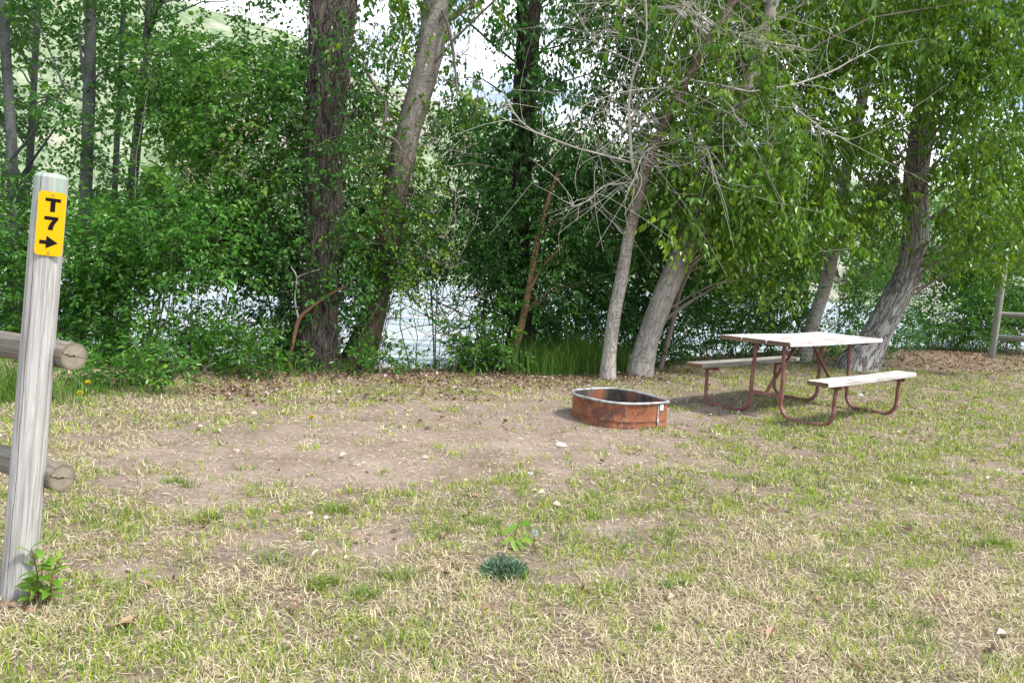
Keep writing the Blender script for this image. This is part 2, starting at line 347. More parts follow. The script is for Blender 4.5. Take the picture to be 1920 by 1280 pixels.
gx = axis_coords(-7, 13, 0.085, -140, 140); gy = axis_coords(1.2, 18.5, 0.085, -90, 40)
GX, GY = np.meshgrid(gx, gy); gz = ground_z(GX.ravel(), GY.ravel())
bare, green, lit = cover(GX.ravel(), np.maximum(GY.ravel(), 0.6))
ring_d = np.hypot(GX.ravel() - RING_C[0], GY.ravel() - RING_C[1])
gc = np.stack([np.clip(1 - bare, 0, 1), lit, 1 - sstep(.30, .42, ring_d), np.ones_like(bare)], -1)
nx_, ny_ = len(gx), len(gy); idx = np.arange(nx_ * ny_).reshape(ny_, nx_)
q = np.stack([idx[:-1, :-1], idx[:-1, 1:], idx[1:, 1:], idx[1:, :-1]], -1).reshape(-1, 4)
g = MB().add(np.stack([GX.ravel(), GY.ravel(), gz], -1), q.ravel(), np.full(len(q), 4), col=gc).build('ground', MAT['earth'], smooth=True, attr=True)
tag(g, kind='structure')

# ------------------------------------------------------------------ river, far hillside
t = NT('river_water'); P = t.pos()
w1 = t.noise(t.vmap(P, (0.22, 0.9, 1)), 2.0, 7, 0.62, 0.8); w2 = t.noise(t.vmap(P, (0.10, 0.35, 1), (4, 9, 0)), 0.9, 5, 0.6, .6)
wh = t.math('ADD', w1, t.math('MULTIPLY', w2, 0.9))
wc = t.mix(t.ramp(t.math('ADD', t.math('MULTIPLY', w1, .6), t.math('MULTIPLY', w2, .4)), [(0.44, (0, 0, 0)), (0.56, (1, 1, 1))]), (0.30, 0.44, 0.62), (0.84, 0.87, 0.90))  # blue-white sky reflection painted into the base colour, along with white riffles
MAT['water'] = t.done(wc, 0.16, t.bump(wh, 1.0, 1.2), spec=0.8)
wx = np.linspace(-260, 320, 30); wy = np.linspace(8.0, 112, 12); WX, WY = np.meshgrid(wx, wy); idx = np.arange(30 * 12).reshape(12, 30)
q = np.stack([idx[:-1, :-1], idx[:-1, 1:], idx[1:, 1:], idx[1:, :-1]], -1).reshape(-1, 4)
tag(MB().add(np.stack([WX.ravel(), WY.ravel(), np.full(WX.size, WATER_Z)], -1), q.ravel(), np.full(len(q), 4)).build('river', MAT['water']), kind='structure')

RIDGE = [(-500,-330),(-100,-190),(100,-90),(270,12),(420,55),(560,98),(750,190),(860,232),(1000,262),(1250,300),(1520,345),(1920,400),(2400,440)]
rp = np.array([at_y(a, b, 320.0) for a, b in RIDGE])
def hill_z(x, y):
    R = np.interp(x * (320.0 / np.clip(y, 200, 320)), rp[:, 0], rp[:, 2])
    s = sstep(92, 330, y); base = -1.6 + 2.6 * sstep(93, 101, y)
    return base + R * (0.25 * sstep(98, 180, y) + 0.75 * s) * np.where(y > 340, 1 - 0.25 * sstep(340, 640, y), 1) + 9 * (fbm(x * .02 + 50, y * .02, None, 8, 4) - .5) * sstep(100, 180, y)
hx = np.linspace(-520, 620, 130); hy = np.concatenate([np.linspace(92, 130, 14), np.linspace(136, 340, 46), np.linspace(360, 640, 14)])
HX, HY = np.meshgrid(hx, hy); hz = hill_z(HX.ravel(), HY.ravel()); idx = np.arange(HX.size).reshape(HX.shape)
q = np.stack([idx[:-1, :-1], idx[:-1, 1:], idx[1:, 1:], idx[1:, :-1]], -1).reshape(-1, 4)
t = NT('hillside'); P = t.pos()
h1 = t.noise(P, 0.035, 6, 0.6); h2 = t.noise(P, 0.22, 6, 0.65)
hc = t.ramp(h2, [(0.32, (0.10, 0.15, 0.085)), (0.5, (0.21, 0.27, 0.16)), (0.68, (0.34, 0.37, 0.26))])  # distance haze put into the colour: hillside greens paled and greyed
hc = t.mix(t.ramp(h1, [(0.55, (0, 0, 0)), (0.66, (1, 1, 1))]), hc, t.ramp(h2, [(0.35, (0.26, 0.23, 0.20)), (0.65, (0.46, 0.42, 0.38))]))
MAT['hill'] = t.done(hc, 0.95, t.bump(h2, 0.8, 2.0), spec=0.1)
tag(MB().add(np.stack([HX.ravel(), HY.ravel(), hz], -1), q.ravel(), np.full(len(q), 4)).build('hillside', MAT['hill'], smooth=True), kind='structure')

# ------------------------------------------------------------------ leaves, twigs
def leaf_polys(rng, pos, axis, nrm, size, wr, fold=0.22, tint=None):
    n = len(pos); axis = unit(axis); nrm = unit(nrm - axis * (nrm * axis).sum(-1, keepdims=True)); side = np.cross(nrm, axis)
    s = size[:, None]; w = s * wr
    c1 = 0.28 + 0.06 * rng.random((n, 1))
    b = pos; tip = pos + axis * s - nrm * s * 0.14
    l1 = pos + axis * s * c1 + side * w * .50 + nrm * w * fold; l2 = pos + axis * s * .66 + side * w * .36 + nrm * (w * fold * .7 - s * .03)
    r1 = pos + axis * s * c1 - side * w * .50 + nrm * w * fold; r2 = pos + axis * s * .66 - side * w * .36 + nrm * (w * fold * .7 - s * .03)
    V = np.stack([b, r1, r2, tip, l2, l1], 1).reshape(-1, 3)
    loops = (np.arange(n)[:, None] * 6 + np.array([0, 1, 2, 3, 0, 3, 4, 5])).ravel()
    col = np.repeat(tint, 6, 0)
    return V, loops, np.full(2 * n, 4), col
STYLE = dict(
    alder=dict(size=.074, wr=.74, tw=.36, k=8, droop=.12, hang=.30, flat=.75, fresh=.16),
    cherry=dict(size=.080, wr=.56, tw=.34, k=10, droop=.10, hang=.25, flat=.8, fresh=.22),
    dark=dict(size=.066, wr=.58, tw=.34, k=10, droop=.22, hang=.35, flat=.7, fresh=.10),
    poplar=dict(size=.100, wr=.52, tw=.38, k=9, droop=.45, hang=1.15, flat=.25, fresh=.28),
    bush=dict(size=.068, wr=.58, tw=.32, k=10, droop=.10, hang=.25, flat=.75, fresh=.18),
    weed=dict(size=.075, wr=.46, tw=.26, k=9, droop=.05, hang=.15, flat=.8, fresh=.2),
    vine=dict(size=.060, wr=.72, tw=.26, k=7, droop=.3, hang=.45, flat=.5, fresh=.25),
)
HOLES = [  # thin places in the wall of leaves: (px, py, rx, ry, strength)
    (770,610,75,70,.97),(840,560,60,40,.75),(730,560,30,40,.5),(320,560,50,30,.6),(430,560,60,40,.62),(450,640,60,36,.35),(265,600,36,34,.45),(1300,628,34,24,.8),(1370,650,50,12,.5),
    (400,30,130,38,.9),(520,60,70,26,.7),(885,70,55,110,.80),(700,40,40,50,.5),(1095,215,55,42,.45),(1160,250,40,40,.5),(1575,165,36,22,.7),(1480,110,26,16,.6),(1520,312,30,16,.7),(1770,645,20,18,.8),(1850,650,34,10,.6),
    (90,110,70,60,.55),(110,260,60,60,.5),(260,250,50,60,.45),(200,330,30,40,.4),(300,130,40,30,.4),(1722,285,34,80,.93),(1716,430,26,60,.9),(1588,330,26,60,.93),(1562,490,24,70,.95),(1625,170,22,50,.85),(1540,580,24,50,.95),(1690,540,40,40,.8),(1650,610,36,40,.8),(1525,640,22,30,.7),(610,120,30,110,.35),(760,270,26,90,.6),(800,120,26,90,.6),(980,150,22,70,.5),(165,250,16,200,.5),(258,280,14,120,.5),(800,250,28,50,.4),(930,180,26,50,.6),(640,560,40,70,.25),(1430,250,30,50,.35),(40,150,25,40,.35),(850,330,50,40,.35)]
def keep(rng, P):
    px, py, _ = project(P); p = np.ones(len(P))
    for cx, cy_, rx, ry, s in HOLES:
        p *= 1 - s * np.exp(-(((px - cx) / rx) ** 2 + ((py - cy_) / ry) ** 2) ** 1.6)
    return rng.random(len(P)) < p
def grow(rng, C, R, ntw, style, leafmb, twigmb, scale=1.0, holes=True, twig_share=.6):
    """fill clumps (centres C, radii R) with leafy twigs"""
    S = STYLE[style]; ntw = int(round(ntw * DENSE)) if holes else ntw; C = np.asarray(C, float); R = np.asarray(R, float); N = len(C); m = N * ntw
    c = np.repeat(C, ntw, 0); r = np.repeat(R, ntw, 0)
    u = unit(rng.normal(size=(m, 3))) * rng.random((m, 1)) ** (1 / 2.6)
    start = c + r * u
    d = unit(u * .8 + rng.normal(size=(m, 3)) * .6 + np.array([0, 0, .15 - S['droop']]))
    Lt = S['tw'] * scale * rng.uniform(.55, 1.15, (m, 1)); K = S['k']
    sag = S['droop'] * rng.uniform(.5, 1.5, (m, 1))
    if holes:
        kp = keep(rng, start + d * Lt * .5); start, d, Lt, sag = start[kp], d[kp], Lt[kp], sag[kp]; m = len(start)
        if m == 0: return
    s = (np.linspace(.12, 1.0, K)[None] + rng.uniform(-.05, .05, (m, K)))[..., None]
    P = start[:, None] + d[:, None] * Lt[:, None] * s - np.array([0, 0, 1.]) * (sag * Lt)[:, None] * s ** 2
    T = unit(d[:, None] - np.array([0, 0, 2.]) * sag[:, None] * s)
    rv = unit(rng.normal(size=(m, 1, 3)) * .5 + np.array([0, 0, 1.]))
    side = unit(np.cross(T, np.broadcast_to(rv, T.shape))); sg = np.where(np.arange(K) % 2 == 0, 1, -1)[None, :, None]
    ax = unit(T * .55 + side * sg * .8 + rng.normal(size=(m, K, 3)) * .28 - np.array([0, 0, 1.]) * S['hang'])
    nr = unit(np.array([0, 0, 1.]) * S['flat'] + rng.normal(size=(m, K, 3)) * .55)
    size = S['size'] * scale * rng.uniform(.55, 1.18, (m, K)) * (1 - .25 * (s[..., 0] > .9))
    clump_b = np.repeat(rng.uniform(-.18, .18, N), ntw)
    clump_b = clump_b[kp] if holes else clump_b
    tint = np.zeros((m, K, 4)); tint[..., 0] = np.clip(rng.normal(.45, .25, (m, K)) + clump_b[:, None], 0, 1)
    fr = rng.random((m, 1)) < S['fresh']; tint[..., 1] = np.where(fr, rng.uniform(.35, 1, (m, K)), rng.uniform(0, .25, (m, K))); tint[..., 3] = 1
    P = P + ax * (size * .25)[..., None]
    V, l, n, col = leaf_polys(rng, P.reshape(-1, 3), ax.reshape(-1, 3), nr.reshape(-1, 3), size.ravel(), S['wr'], tint=tint.reshape(-1, 4))
    leafmb.add(V, l, n, col=col)
    ks = rng.random(m) < twig_share
    if ks.any():
        sk = np.array([0, .5, 1.0])[None, :, None]
        tp = start[ks][:, None] + d[ks][:, None] * Lt[ks][:, None] * sk - np.array([0, 0, 1.]) * (sag * Lt)[ks][:, None] * sk ** 2
        thin_tubes(twigmb, tp, np.array([.0035, .0026, .0012]) * scale, 3)

DENSE = 1.75
THINGS = {}
def px_path(pts, Y, dY=0.0):
    """pixel polyline -> points in the upright plane y = Y (+ drift dY over its length)"""
    n = len(pts); return np.array([at_y(p[0], p[1], Y + dY * i / max(n - 1, 1)) for i, p in enumerate(pts)])
def px_w(ws, Y): return np.array(ws) * Y / F_PX / 2
def tree(name, label, cat, pts, ws, Y, mat, crown_mat, up=3.5, sides=16, ridge=.05, dY=0.0, group=None, flare=1.35, seed=1, lump=.05, freq=5.0, lean=None):
    P = px_path(pts, Y, dY); R = px_w(ws, Y)
    base = P[0].copy(); gzb = float(ground_z(base[0], base[1]))
    if abs(base[2] - gzb) > .03:                                     # let the foot reach the ground
        dirv = unit(P[0] - P[1]); k = (P[0][2] - gzb) / max(-dirv[2], .2); 
        if k > 0: P = np.vstack([P[0] + dirv * k, P]); R = np.concatenate([[R[0] * 1.05], R])
        else: P[0][2] = gzb
        base = P[0].copy(); gzb = float(ground_z(base[0], base[1])); base[2] = gzb; P[0][2] = gzb
    P = np.vstack([P[0] - np.array([0, 0, .22]), P]); R = np.concatenate([[R[0] * flare], R]); R[1] *= 1 + (flare - 1) * .5
    if up:
        d = unit(P[-1] - P[-3]); d = unit(d * .7 + np.array([0, 0, .5])); tops = [P[-1] + d * up * k + np.array([math.sin(seed * 3 + k * 5) * .12, math.cos(seed + k * 4) * .12, 0]) for k in (.33, .66, 1.0)]
        P = np.vstack([P, tops]); R = np.concatenate([R, R[-1] * np.array([.8, .55, .22])])
    e = empty(name, (base[0], base[1], gzb), label, cat, group)
    n = max(12, int(np.linalg.norm(np.diff(P, axis=0), axis=1).sum() / .07)); PR = spline(np.hstack([P, R[:, None]]), n)
    th = dict(e=e, path=PR[:, :3], rad=PR[:, 3], mat=mat, cmat=crown_mat, leaf=MB(), twig=MB(), br=MB(), limbs=[], base=np.array([base[0], base[1], gzb]), kind='tree', br_mat=mat)
    mb = MB(); tube(mb, PR[:, :3], np.maximum(PR[:, 3], .004), sides, ridge, freq, seed, lump=lump)
    th['trunk'] = mb; THINGS[name + str(len(THINGS))] = th; return th
def shrub(name, label, cat, px, py, Y, crown_mat, group=None, mat='twig_grey', base=None):
    b = at_y(px, py, Y) if base is None else np.array(base, float); b[2] = ground_z(b[0], b[1])
    e = empty(name, b, label, cat, group)
    th = dict(e=e, path=b[None, :], rad=np.array([.02]), mat=mat, cmat=crown_mat, leaf=MB(), twig=MB(), br=MB(), limbs=[], base=b, kind='shrub', br_mat=mat, trunk=None)
    THINGS[name + str(len(THINGS))] = th; return th
def limb(th, pts, Y, r0, r1, sides=7, n=16, dY=0.0, lump=.1, wob=0.0, rng=None):
    P = spline(px_path(pts, Y, dY), n)
    if wob: P[1:] += np.cumsum(rng.normal(size=(n - 1, 3)) * wob, 0)
    mb = MB(); tube(mb, P, np.linspace(r0, r1, n), sides, lump=lump); th['limbs'].append(mb); return P
def branch_to(th, c, rng, r0=None):
    if th['kind'] == 'shrub':
        off = (c - th['base']) * .62; a = th['base'] + np.array([off[0] + rng.normal() * .08, off[1] * .6 + rng.normal() * .08, 0]); a[2] = ground_z(a[0], a[1]) - .05; r = r0 or .007 + .005 * rng.random(); r1 = .003
        mid = a + (c - a) * .5 + np.array([rng.normal() * .1, rng.normal() * .1, .05 * np.linalg.norm(c - a)])
    else:
        hd = np.linalg.norm(th['path'][:, :2] - c[:2], axis=1)
        tz = c[2] - .45 * hd
        cost = hd * .6 + np.abs(th['path'][:, 2] - tz) + np.where(th['path'][:, 2] < th['base'][2] + .5, 1.5, 0)
        i = int(np.argmin(cost)); a = th['path'][i]; r = r0 or min(.5 * th['rad'][i], .006 + .007 * np.linalg.norm(c - a), .017); r1 = .004
        mid = a + (c - a) * .5 + np.array([rng.normal() * .06, rng.normal() * .06, .10 * np.linalg.norm(c - a)])
    P = spline(np.array([a, mid + rng.normal(size=3) * .04, c]), 7); P[1:-1] += rng.normal(size=(5, 3)) * .018
    tube(th['br'], P, np.linspace(r, r1, 7), 5, caps=False)
def region(ths, box, Yr, spacing, rad, ntw, style, seed, scale=1.0, jitter=.5, branches=.7, holes=True, floor=True, thin=None):
    """scatter leafy clumps over a part of the tree line and give each to the nearest thing of ths"""
    rng = np.random.default_rng(seed); x0, y0, x1, y1 = box; buckets = {}
    for gx_ in np.arange(x0, x1, spacing):
        for gy_ in np.arange(y0, y1, spacing):
            px = gx_ + rng.normal() * spacing * jitter; py = gy_ + rng.normal() * spacing * jitter; Y = rng.uniform(*Yr)
            c = at_y(px, py, Y)
            if floor:
                zf = float(ground_z(c[0], c[1])); 
                if c[2] < max(zf, WATER_Z) + rad * .35: continue
            if holes and not keep(rng, c[None])[0]: continue
            if thin and rng.random() > thin(px, py): continue
            best = min(range(len(ths)), key=lambda k: np.min(np.linalg.norm((ths[k]['path'] - c) * np.array([1, .6, .25 if ths[k]['kind'] == 'tree' else .1]), axis=1)))
            buckets.setdefault(best, []).append(c)
    for k, cs in buckets.items():
        th = ths[k]; cs = np.array(cs); rr = rad * rng.uniform(.75, 1.25, (len(cs), 1)) * np.array([[1.1, .9, .85]])
        grow(rng, cs, rr, ntw, style, th['leaf'], th['twig'], scale, holes)
        for c in cs:
            if rng.random() < branches * (.5 if th['kind'] == 'shrub' else .6): branch_to(th, c, rng)
def canopy(th, n, rad, style, seed, spread=1.5, scale=1.5):
    """the part of a crown above the picture's upper edge"""
    rng = np.random.default_rng(seed); top = th['path'][-1]; zz = 5.0
    i0 = int(np.argmin(np.abs(th['path'][:, 2] - zz)))
    ks = rng.integers(i0, len(th['path']), n); cs = th['path'][ks] + rng.normal(size=(n, 3)) * np.array([spread, spread * .7, .5])
    cs[:, 2] = np.maximum(cs[:, 2], 4.9 + .3 * rng.random(n))
    grow(rng, cs, np.full((n, 3), rad), 16, style, th['leaf'], th['twig'], scale, False, .3)
    for c in cs: branch_to(th, c, rng)
def finish_things():
    for th in THINGS.values():
        e = th['e']
        tr = e
        if th['trunk'] is not None: tr = th['trunk'].build('trunk', MAT[th['mat']], e, smooth=True)
        for mb in th['limbs']: mb.build('branch' if th['kind'] == 'tree' else 'stem', MAT[th['br_mat']], tr, smooth=True)
        if th['br'].v: tag(th['br'].build('fine_branches', MAT[th['br_mat']], e, smooth=True), kind='stuff')
        if th['twig'].v: tag(th['twig'].build('twigs', MAT['twig'], e, smooth=True), kind='stuff')
        if th['leaf'].v: th['crown_o'] = th['leaf'].build('crown' if th['kind'] == 'tree' else 'foliage', MAT[th['cmat']], e, attr=True)

# ------------------------------------------------------------------ trees along the bank
G_AL = 'slender grey alders on the left of the bank'
al = []
for i, (pts, ws, Y, lab) in enumerate([
    ([(20,640),(22,500),(24,330),(14,150),(4,0),(0,-60)], [20,19,18,17,15,13], 9.6, 'slender grey alder outermost in the row behind the sign post'),
    ([(40,640),(42,440),(56,300),(64,150),(72,0),(76,-60)], [13,13,12,11,10,9], 10.6, 'thin crooked alder stem between two thicker alders behind the sign post'),
    ([(150,660),(152,500),(158,420),(163,300),(168,150),(171,0),(172,-60)], [24,23,22,21,20,17,16], 9.8, 'straight thickest grey alder trunk just beside the yellow sign'),
    ([(205,660),(208,500),(214,380),(220,250),(226,150),(232,0),(236,-60)], [11,11,10,10,9,8,7], 11.2, 'thinnest alder stem between the straight alder and the forked alder'),
    ([(232,660),(238,480),(246,370),(258,250),(266,180),(276,60),(282,-40)], [20,19,18,17,15,13,12], 10.2, 'grey alder with forking upper branches beside the chokecherry bush')]):
    al.append(tree('alder_tree', lab, 'tree', pts, ws, Y, 'bark_alder', 'leaf_alder', up=3.5, sides=12, ridge=.02, seed=10 + i, group=G_AL, flare=1.15, lump=.05))
for th, ps in ((al[4], [[(264,190),(300,165),(345,130),(390,100),(420,80)],[(262,200),(300,185),(360,165),(430,140)],[(258,185),(235,160),(215,130)]]),
               (al[2], [[(160,190),(125,170),(95,100),(60,20)],[(160,175),(185,140),(230,115)],[(158,150),(150,80),(150,0)]]),
               (al[1], [[(40,330),(90,260),(125,205)],[(60,150),(40,90),(20,40)]]), (al[0], [[(20,300),(60,250),(90,180)]])):
    for p in ps:
        limb(th, p, th['base'][1] - .05, .022, .006, 6, 12, -.3)
A = tree('cottonwood_tree', 'massive dark furrowed cottonwood trunk wrapped in dead grey vine stems', 'tree', [(590,694),(597,600),(600,500),(604,400),(607,300),(612,200),(618,100),(625,0),(630,-60)], [74,66,64,64,65,66,70,78,76], 9.07, 'bark_dark', 'leaf_dark', up=5.0, sides=40, ridge=.11, freq=4.5, seed=3, flare=1.25, lump=.10)
B = tree('cottonwood_tree', 'pale grey trunk leaning away from the dark vine-wrapped cottonwood', 'tree', [(672,672),(690,625),(706,560),(722,480),(735,400),(748,330),(765,250),(785,180),(805,100),(825,0),(838,-60)], [64,52,46,43,42,42,43,45,47,50,50], 9.55, 'bark_mid', 'leaf_poplar', up=4.5, sides=28, ridge=.05, seed=4, flare=1.3, lump=.07)
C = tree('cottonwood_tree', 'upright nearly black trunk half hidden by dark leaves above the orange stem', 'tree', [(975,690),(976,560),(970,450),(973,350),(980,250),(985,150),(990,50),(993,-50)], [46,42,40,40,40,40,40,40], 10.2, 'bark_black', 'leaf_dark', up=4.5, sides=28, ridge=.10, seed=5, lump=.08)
C2 = tree('sapling_tree', 'thin orange-brown leaning stem in front of the black trunk', 'tree', [(962,668),(975,620),(988,560),(999,500),(1010,440),(1030,370),(1055,300)], [15,14,13,12,10,8,5], 9.75, 'bark_orange', 'leaf_dark', up=0, sides=10, ridge=.03, seed=6, flare=1.1)
D = tree('poplar_tree', 'slim pale forked poplar with bare silvery twigs behind the fire ring', 'tree', [(1139,712),(1143,660),(1152,590),(1162,540),(1178,450),(1193,385),(1203,340),(1222,285),(1250,220),(1282,160),(1312,108),(1345,50),(1375,0),(1398,-45)], [30,25,24,23,21,21,20,16,15,15,14,13,12,11], 9.45, 'bark_forked', 'leaf_poplar', up=2.5, sides=24, ridge=.05, seed=7, flare=1.15, lump=.05)
E_ = tree('poplar_tree', 'thick pale poplar trunk leaning beside the slim forked one', 'tree', [(1199,704),(1212,645),(1237,575),(1268,500),(1299,435),(1330,370),(1365,290),(1390,210),(1420,110),(1440,40),(1458,-30)], [46,40,40,39,38,34,30,27,25,22,20], 9.95, 'bark_pale', 'leaf_poplar', up=3.5, sides=32, ridge=.07, seed=8, flare=1.25, lump=.05)
Fg = tree('birch_tree', 'thin white-barked trunk with dark bands rising behind the picnic table', 'tree', [(1508,668),(1519,625),(1531,585),(1549,530),(1563,470),(1575,400),(1590,300),(1610,220),(1630,120),(1640,60),(1652,-30)], [27,25,24,23,22,21,20,19,18,17,16], 12.9, 'bark_birch', 'leaf_poplar', up=3.5, sides=20, ridge=.03, seed=9, flare=1.2)
Gt = tree('cottonwood_tree', 'thick grey furrowed trunk bending outward right behind the picnic table', 'tree', [(1608,690),(1636,640),(1672,572),(1704,508),(1717,440),(1716,350),(1725,270),(1741,150),(1768,30),(1788,-40)], [58,50,46,43,41,39,37,34,31,29], 12.1, 'bark_grey', 'leaf_poplar', up=4.0, sides=40, ridge=.11, seed=12, flare=1.55, lump=.05)
DS = tree('sapling_tree', 'thin dark bare stem slanting up beside the thick pale poplar', 'tree', [(1246,660),(1262,600),(1275,545),(1300,495),(1335,455),(1370,400)], [11,10,9,8,7,5], 10.7, 'twig_grey', 'leaf_bush', up=0, sides=8, ridge=0, seed=13, flare=1.1)
# forked bare sapling in front of the dark trunk
FS = tree('sapling_tree', 'small bare forked sapling stem standing before the dark vine-wrapped trunk', 'tree', [(540,700),(548,650),(560,600),(585,575),(618,552),(650,535)], [7,7,8,6,5,3], 8.75, 'bark_orange', 'leaf_bush', up=0, sides=8, ridge=0, seed=14, flare=1.1)
limb(FS, [(560,600),(553,560),(556,520),(545,500)], 8.75, .013, .006)
limb(FS, [(556,520),(575,512),(600,505)], 8.75, .008, .004)
FS['br_mat'] = 'twig_silver'
limb(C2, [(992,545),(1018,500),(1045,470),(1065,440)], 9.7, .018, .007)

# silvery bare twigs of the slim poplar, drawn from the photograph, with side twigs
D['br_mat'] = 'twig_silver'
dead = [([(1203,350),(1190,322),(1183,285),(1180,230),(1179,188),(1189,134),(1211,84),(1212,20),(1208,-30)], 12, 5),
    ([(1186,306),(1150,297),(1115,289),(1080,280),(1048,269),(998,249),(971,222),(947,181)], 7, 2.5), ([(1112,289),(1159,255),(1179,232),(1199,208),(1249,171),(1287,148)], 4, 5),
    ([(1196,121),(1142,97),(1108,70),(1095,47)], 5, 2), ([(1209,81),(1169,64),(1135,54)], 4, 2), ([(1290,150),(1350,161),(1404,173),(1451,165),(1500,155),(1560,135),(1600,110),(1650,85)], 9, 3),
    ([(1374,166),(1364,118),(1350,81),(1351,44)], 4, 2), ([(1266,195),(1283,218),(1297,255),(1303,296),(1276,312),(1246,309)], 5, 2), ([(1357,50),(1384,64),(1434,79),(1500,91)], 5, 2),
    ([(1312,100),(1312,84),(1305,37),(1280,7),(1250,-10)], 5, 2), ([(1186,343),(1135,349),(1102,373),(1068,385)], 4, 1.5), ([(1464,168),(1490,198),(1508,218),(1548,245),(1590,262)], 5, 2),
    ([(1250,218),(1215,225),(1170,205),(1130,215),(1085,235)], 4, 1.5), ([(1284,156),(1240,165),(1180,170),(1110,190),(1085,205)], 4, 1.5), ([(1230,270),(1205,290),(1190,330),(1178,360)], 4, 2),
    ([(1366,166),(1372,200),(1395,235),(1450,270)], 4, 1.5), ([(1320,95),(1365,85),(1420,60),(1470,20)], 5, 2), ([(1345,50),(1310,20),(1290,-20)], 5, 3), ([(1212,50),(1180,20),(1140,12),(1080,15)], 4, 2), ([(1300,255),(1330,280),(1338,340)], 3, 1)]
rngd = np.random.default_rng(5); side = []
for p, w0, w1 in dead:
    P = limb(D, p, 9.42, w0 * .55 * 9.4 / F_PX / 2, w1 * .7 * 9.4 / F_PX / 2, 6, 18, -.35 + rngd.uniform(-.3, .3), 0, .004, rngd)
    T = unit(np.gradient(P, axis=0))
    for k in range(24):
        i = rngd.integers(2, 18); d = unit(T[i] * .6 + rngd.normal(size=3) * .7); Lq = rngd.uniform(.15, .95); s = np.linspace(0, 1, 7)[:, None]
        cv = rngd.normal(size=3) * .55
        side.append(P[i] + d * Lq * s + cv * Lq * s ** 2 + np.cumsum(rngd.normal(size=(7, 3)) * .006, 0))
side = np.array(side); tm = MB(); thin_tubes(D['br'], side, np.linspace(.0032, .0013, 7)[None], 4)

def wild_twigs(th, n, box, Yr, Lr, seed, r=(.0045, .0016), down=.3, key='br', k=9, wig=.02):
    rng = np.random.default_rng(seed); P0 = np.array([at_y(rng.uniform(box[0], box[2]), rng.uniform(box[1], box[3]), rng.uniform(*Yr)) for _ in range(n)])
    d = unit(rng.normal(size=(n, 3)) * np.array([1, .6, .8]) - np.array([0, 0, down])); Lq = rng.uniform(*Lr, (n, 1, 1)); s = np.linspace(0, 1, k)[None, :, None]
    cv = rng.normal(size=(n, 1, 3)) * .45
    P = P0[:, None] + d[:, None] * Lq * s + cv * Lq * s ** 2 + np.cumsum(rng.normal(size=(n, k, 3)) * wig, 1) * .5
    thin_tubes(th[key], P, np.linspace(*r, k)[None], 4)
# dead vines draped over the dark trunk
rng = np.random.default_rng(77); n = 330; i = rng.integers(6, len(A['path']) - 12, n); th0 = rng.uniform(0, 2 * math.pi, n); k = 12
pp = []
for j in range(n):
    ln = rng.integers(4, 22); ii = np.clip(np.linspace(i[j], i[j] - ln, k).astype(int), 1, len(A['path']) - 1)
    an = th0[j] + np.cumsum(rng.normal(size=k) * .18); rad = A['rad'][ii] * (1.03 + np.abs(np.cumsum(rng.normal(size=k) * .035))) + (.03 if j % 4 == 0 else 0.005)
    pp.append(A['path'][ii] + np.stack([np.cos(an) * rad, np.sin(an) * rad, np.linspace(0, -.08, k) * 0 + rng.normal(size=k) * .015], -1))
vin = MB(); thin_tubes(vin, np.array(pp), np.linspace(.0060, .0026, k)[None], 4); A['vines'] = vin
pp = []; nb_ = int(np.argmin(np.abs(B['path'][:, 2] - 3.0)))
for j in range(130):
    i0 = rng.integers(8, nb_); ii = np.clip(np.linspace(i0, i0 - rng.integers(4, 20), k).astype(int), 1, len(B['path']) - 1)
    an = rng.uniform(0, 6.283) + np.cumsum(rng.normal(size=k) * .2); rad = B['rad'][ii] * (1.04 + np.abs(np.cumsum(rng.normal(size=k) * .05))) + (.04 if j % 3 == 0 else .006)
    pp.append(B['path'][ii] + np.stack([np.cos(an) * rad, np.sin(an) * rad, rng.normal(size=k) * .015], -1))
vin = MB(); thin_tubes(vin, np.array(pp), np.linspace(.0055, .0024, k)[None], 4); B['vines'] = vin
wild_twigs(A, 110, (560, 60, 690, 620), (8.75, 9.2), (.2, .7), 31, down=.5); A['br_mat'] = 'vine'
wild_twigs(B, 120, (690, 60, 900, 420), (9.0, 9.8), (.25, .8), 32, r=(.005, .0018), down=.8); B['br_mat'] = 'twig_grey'
wild_twigs(B, 40, (720, 420, 880, 600), (9.2, 10.0), (.3, .9), 33, r=(.006, .002), down=.4)
limb(B, [(640,105),(680,125),(705,165),(722,190),(720,235),(713,250),(740,262),(752,280)], 9.2, .026, .012, 7, 24)
limb(B, [(830,20),(842,55),(850,100),(855,150),(858,190)], 9.35, .028, .007)
wild_twigs(Gt, 130, (1640, 200, 1740, 350), (11.4, 12.1), (.3, .8), 34, r=(.006, .002), down=.5); Gt['br_mat'] = 'twig_grey'
wild_twigs(Fg, 90, (1520, 250, 1640, 560), (12.0, 12.9), (.3, .9), 35, r=(.006, .002), down=.4); Fg['br_mat'] = 'twig_grey'
wild_twigs(al[0], 14, (0, 120, 120, 420), (9.4, 10.2), (.3, .9), 36, r=(.006, .002))
wild_twigs(al[4], 20, (200, 100, 380, 420), (9.6, 10.4), (.3, .9), 37, r=(.006, .002))
E_['br_mat'] = 'twig_grey'; C['br_mat'] = 'twig'

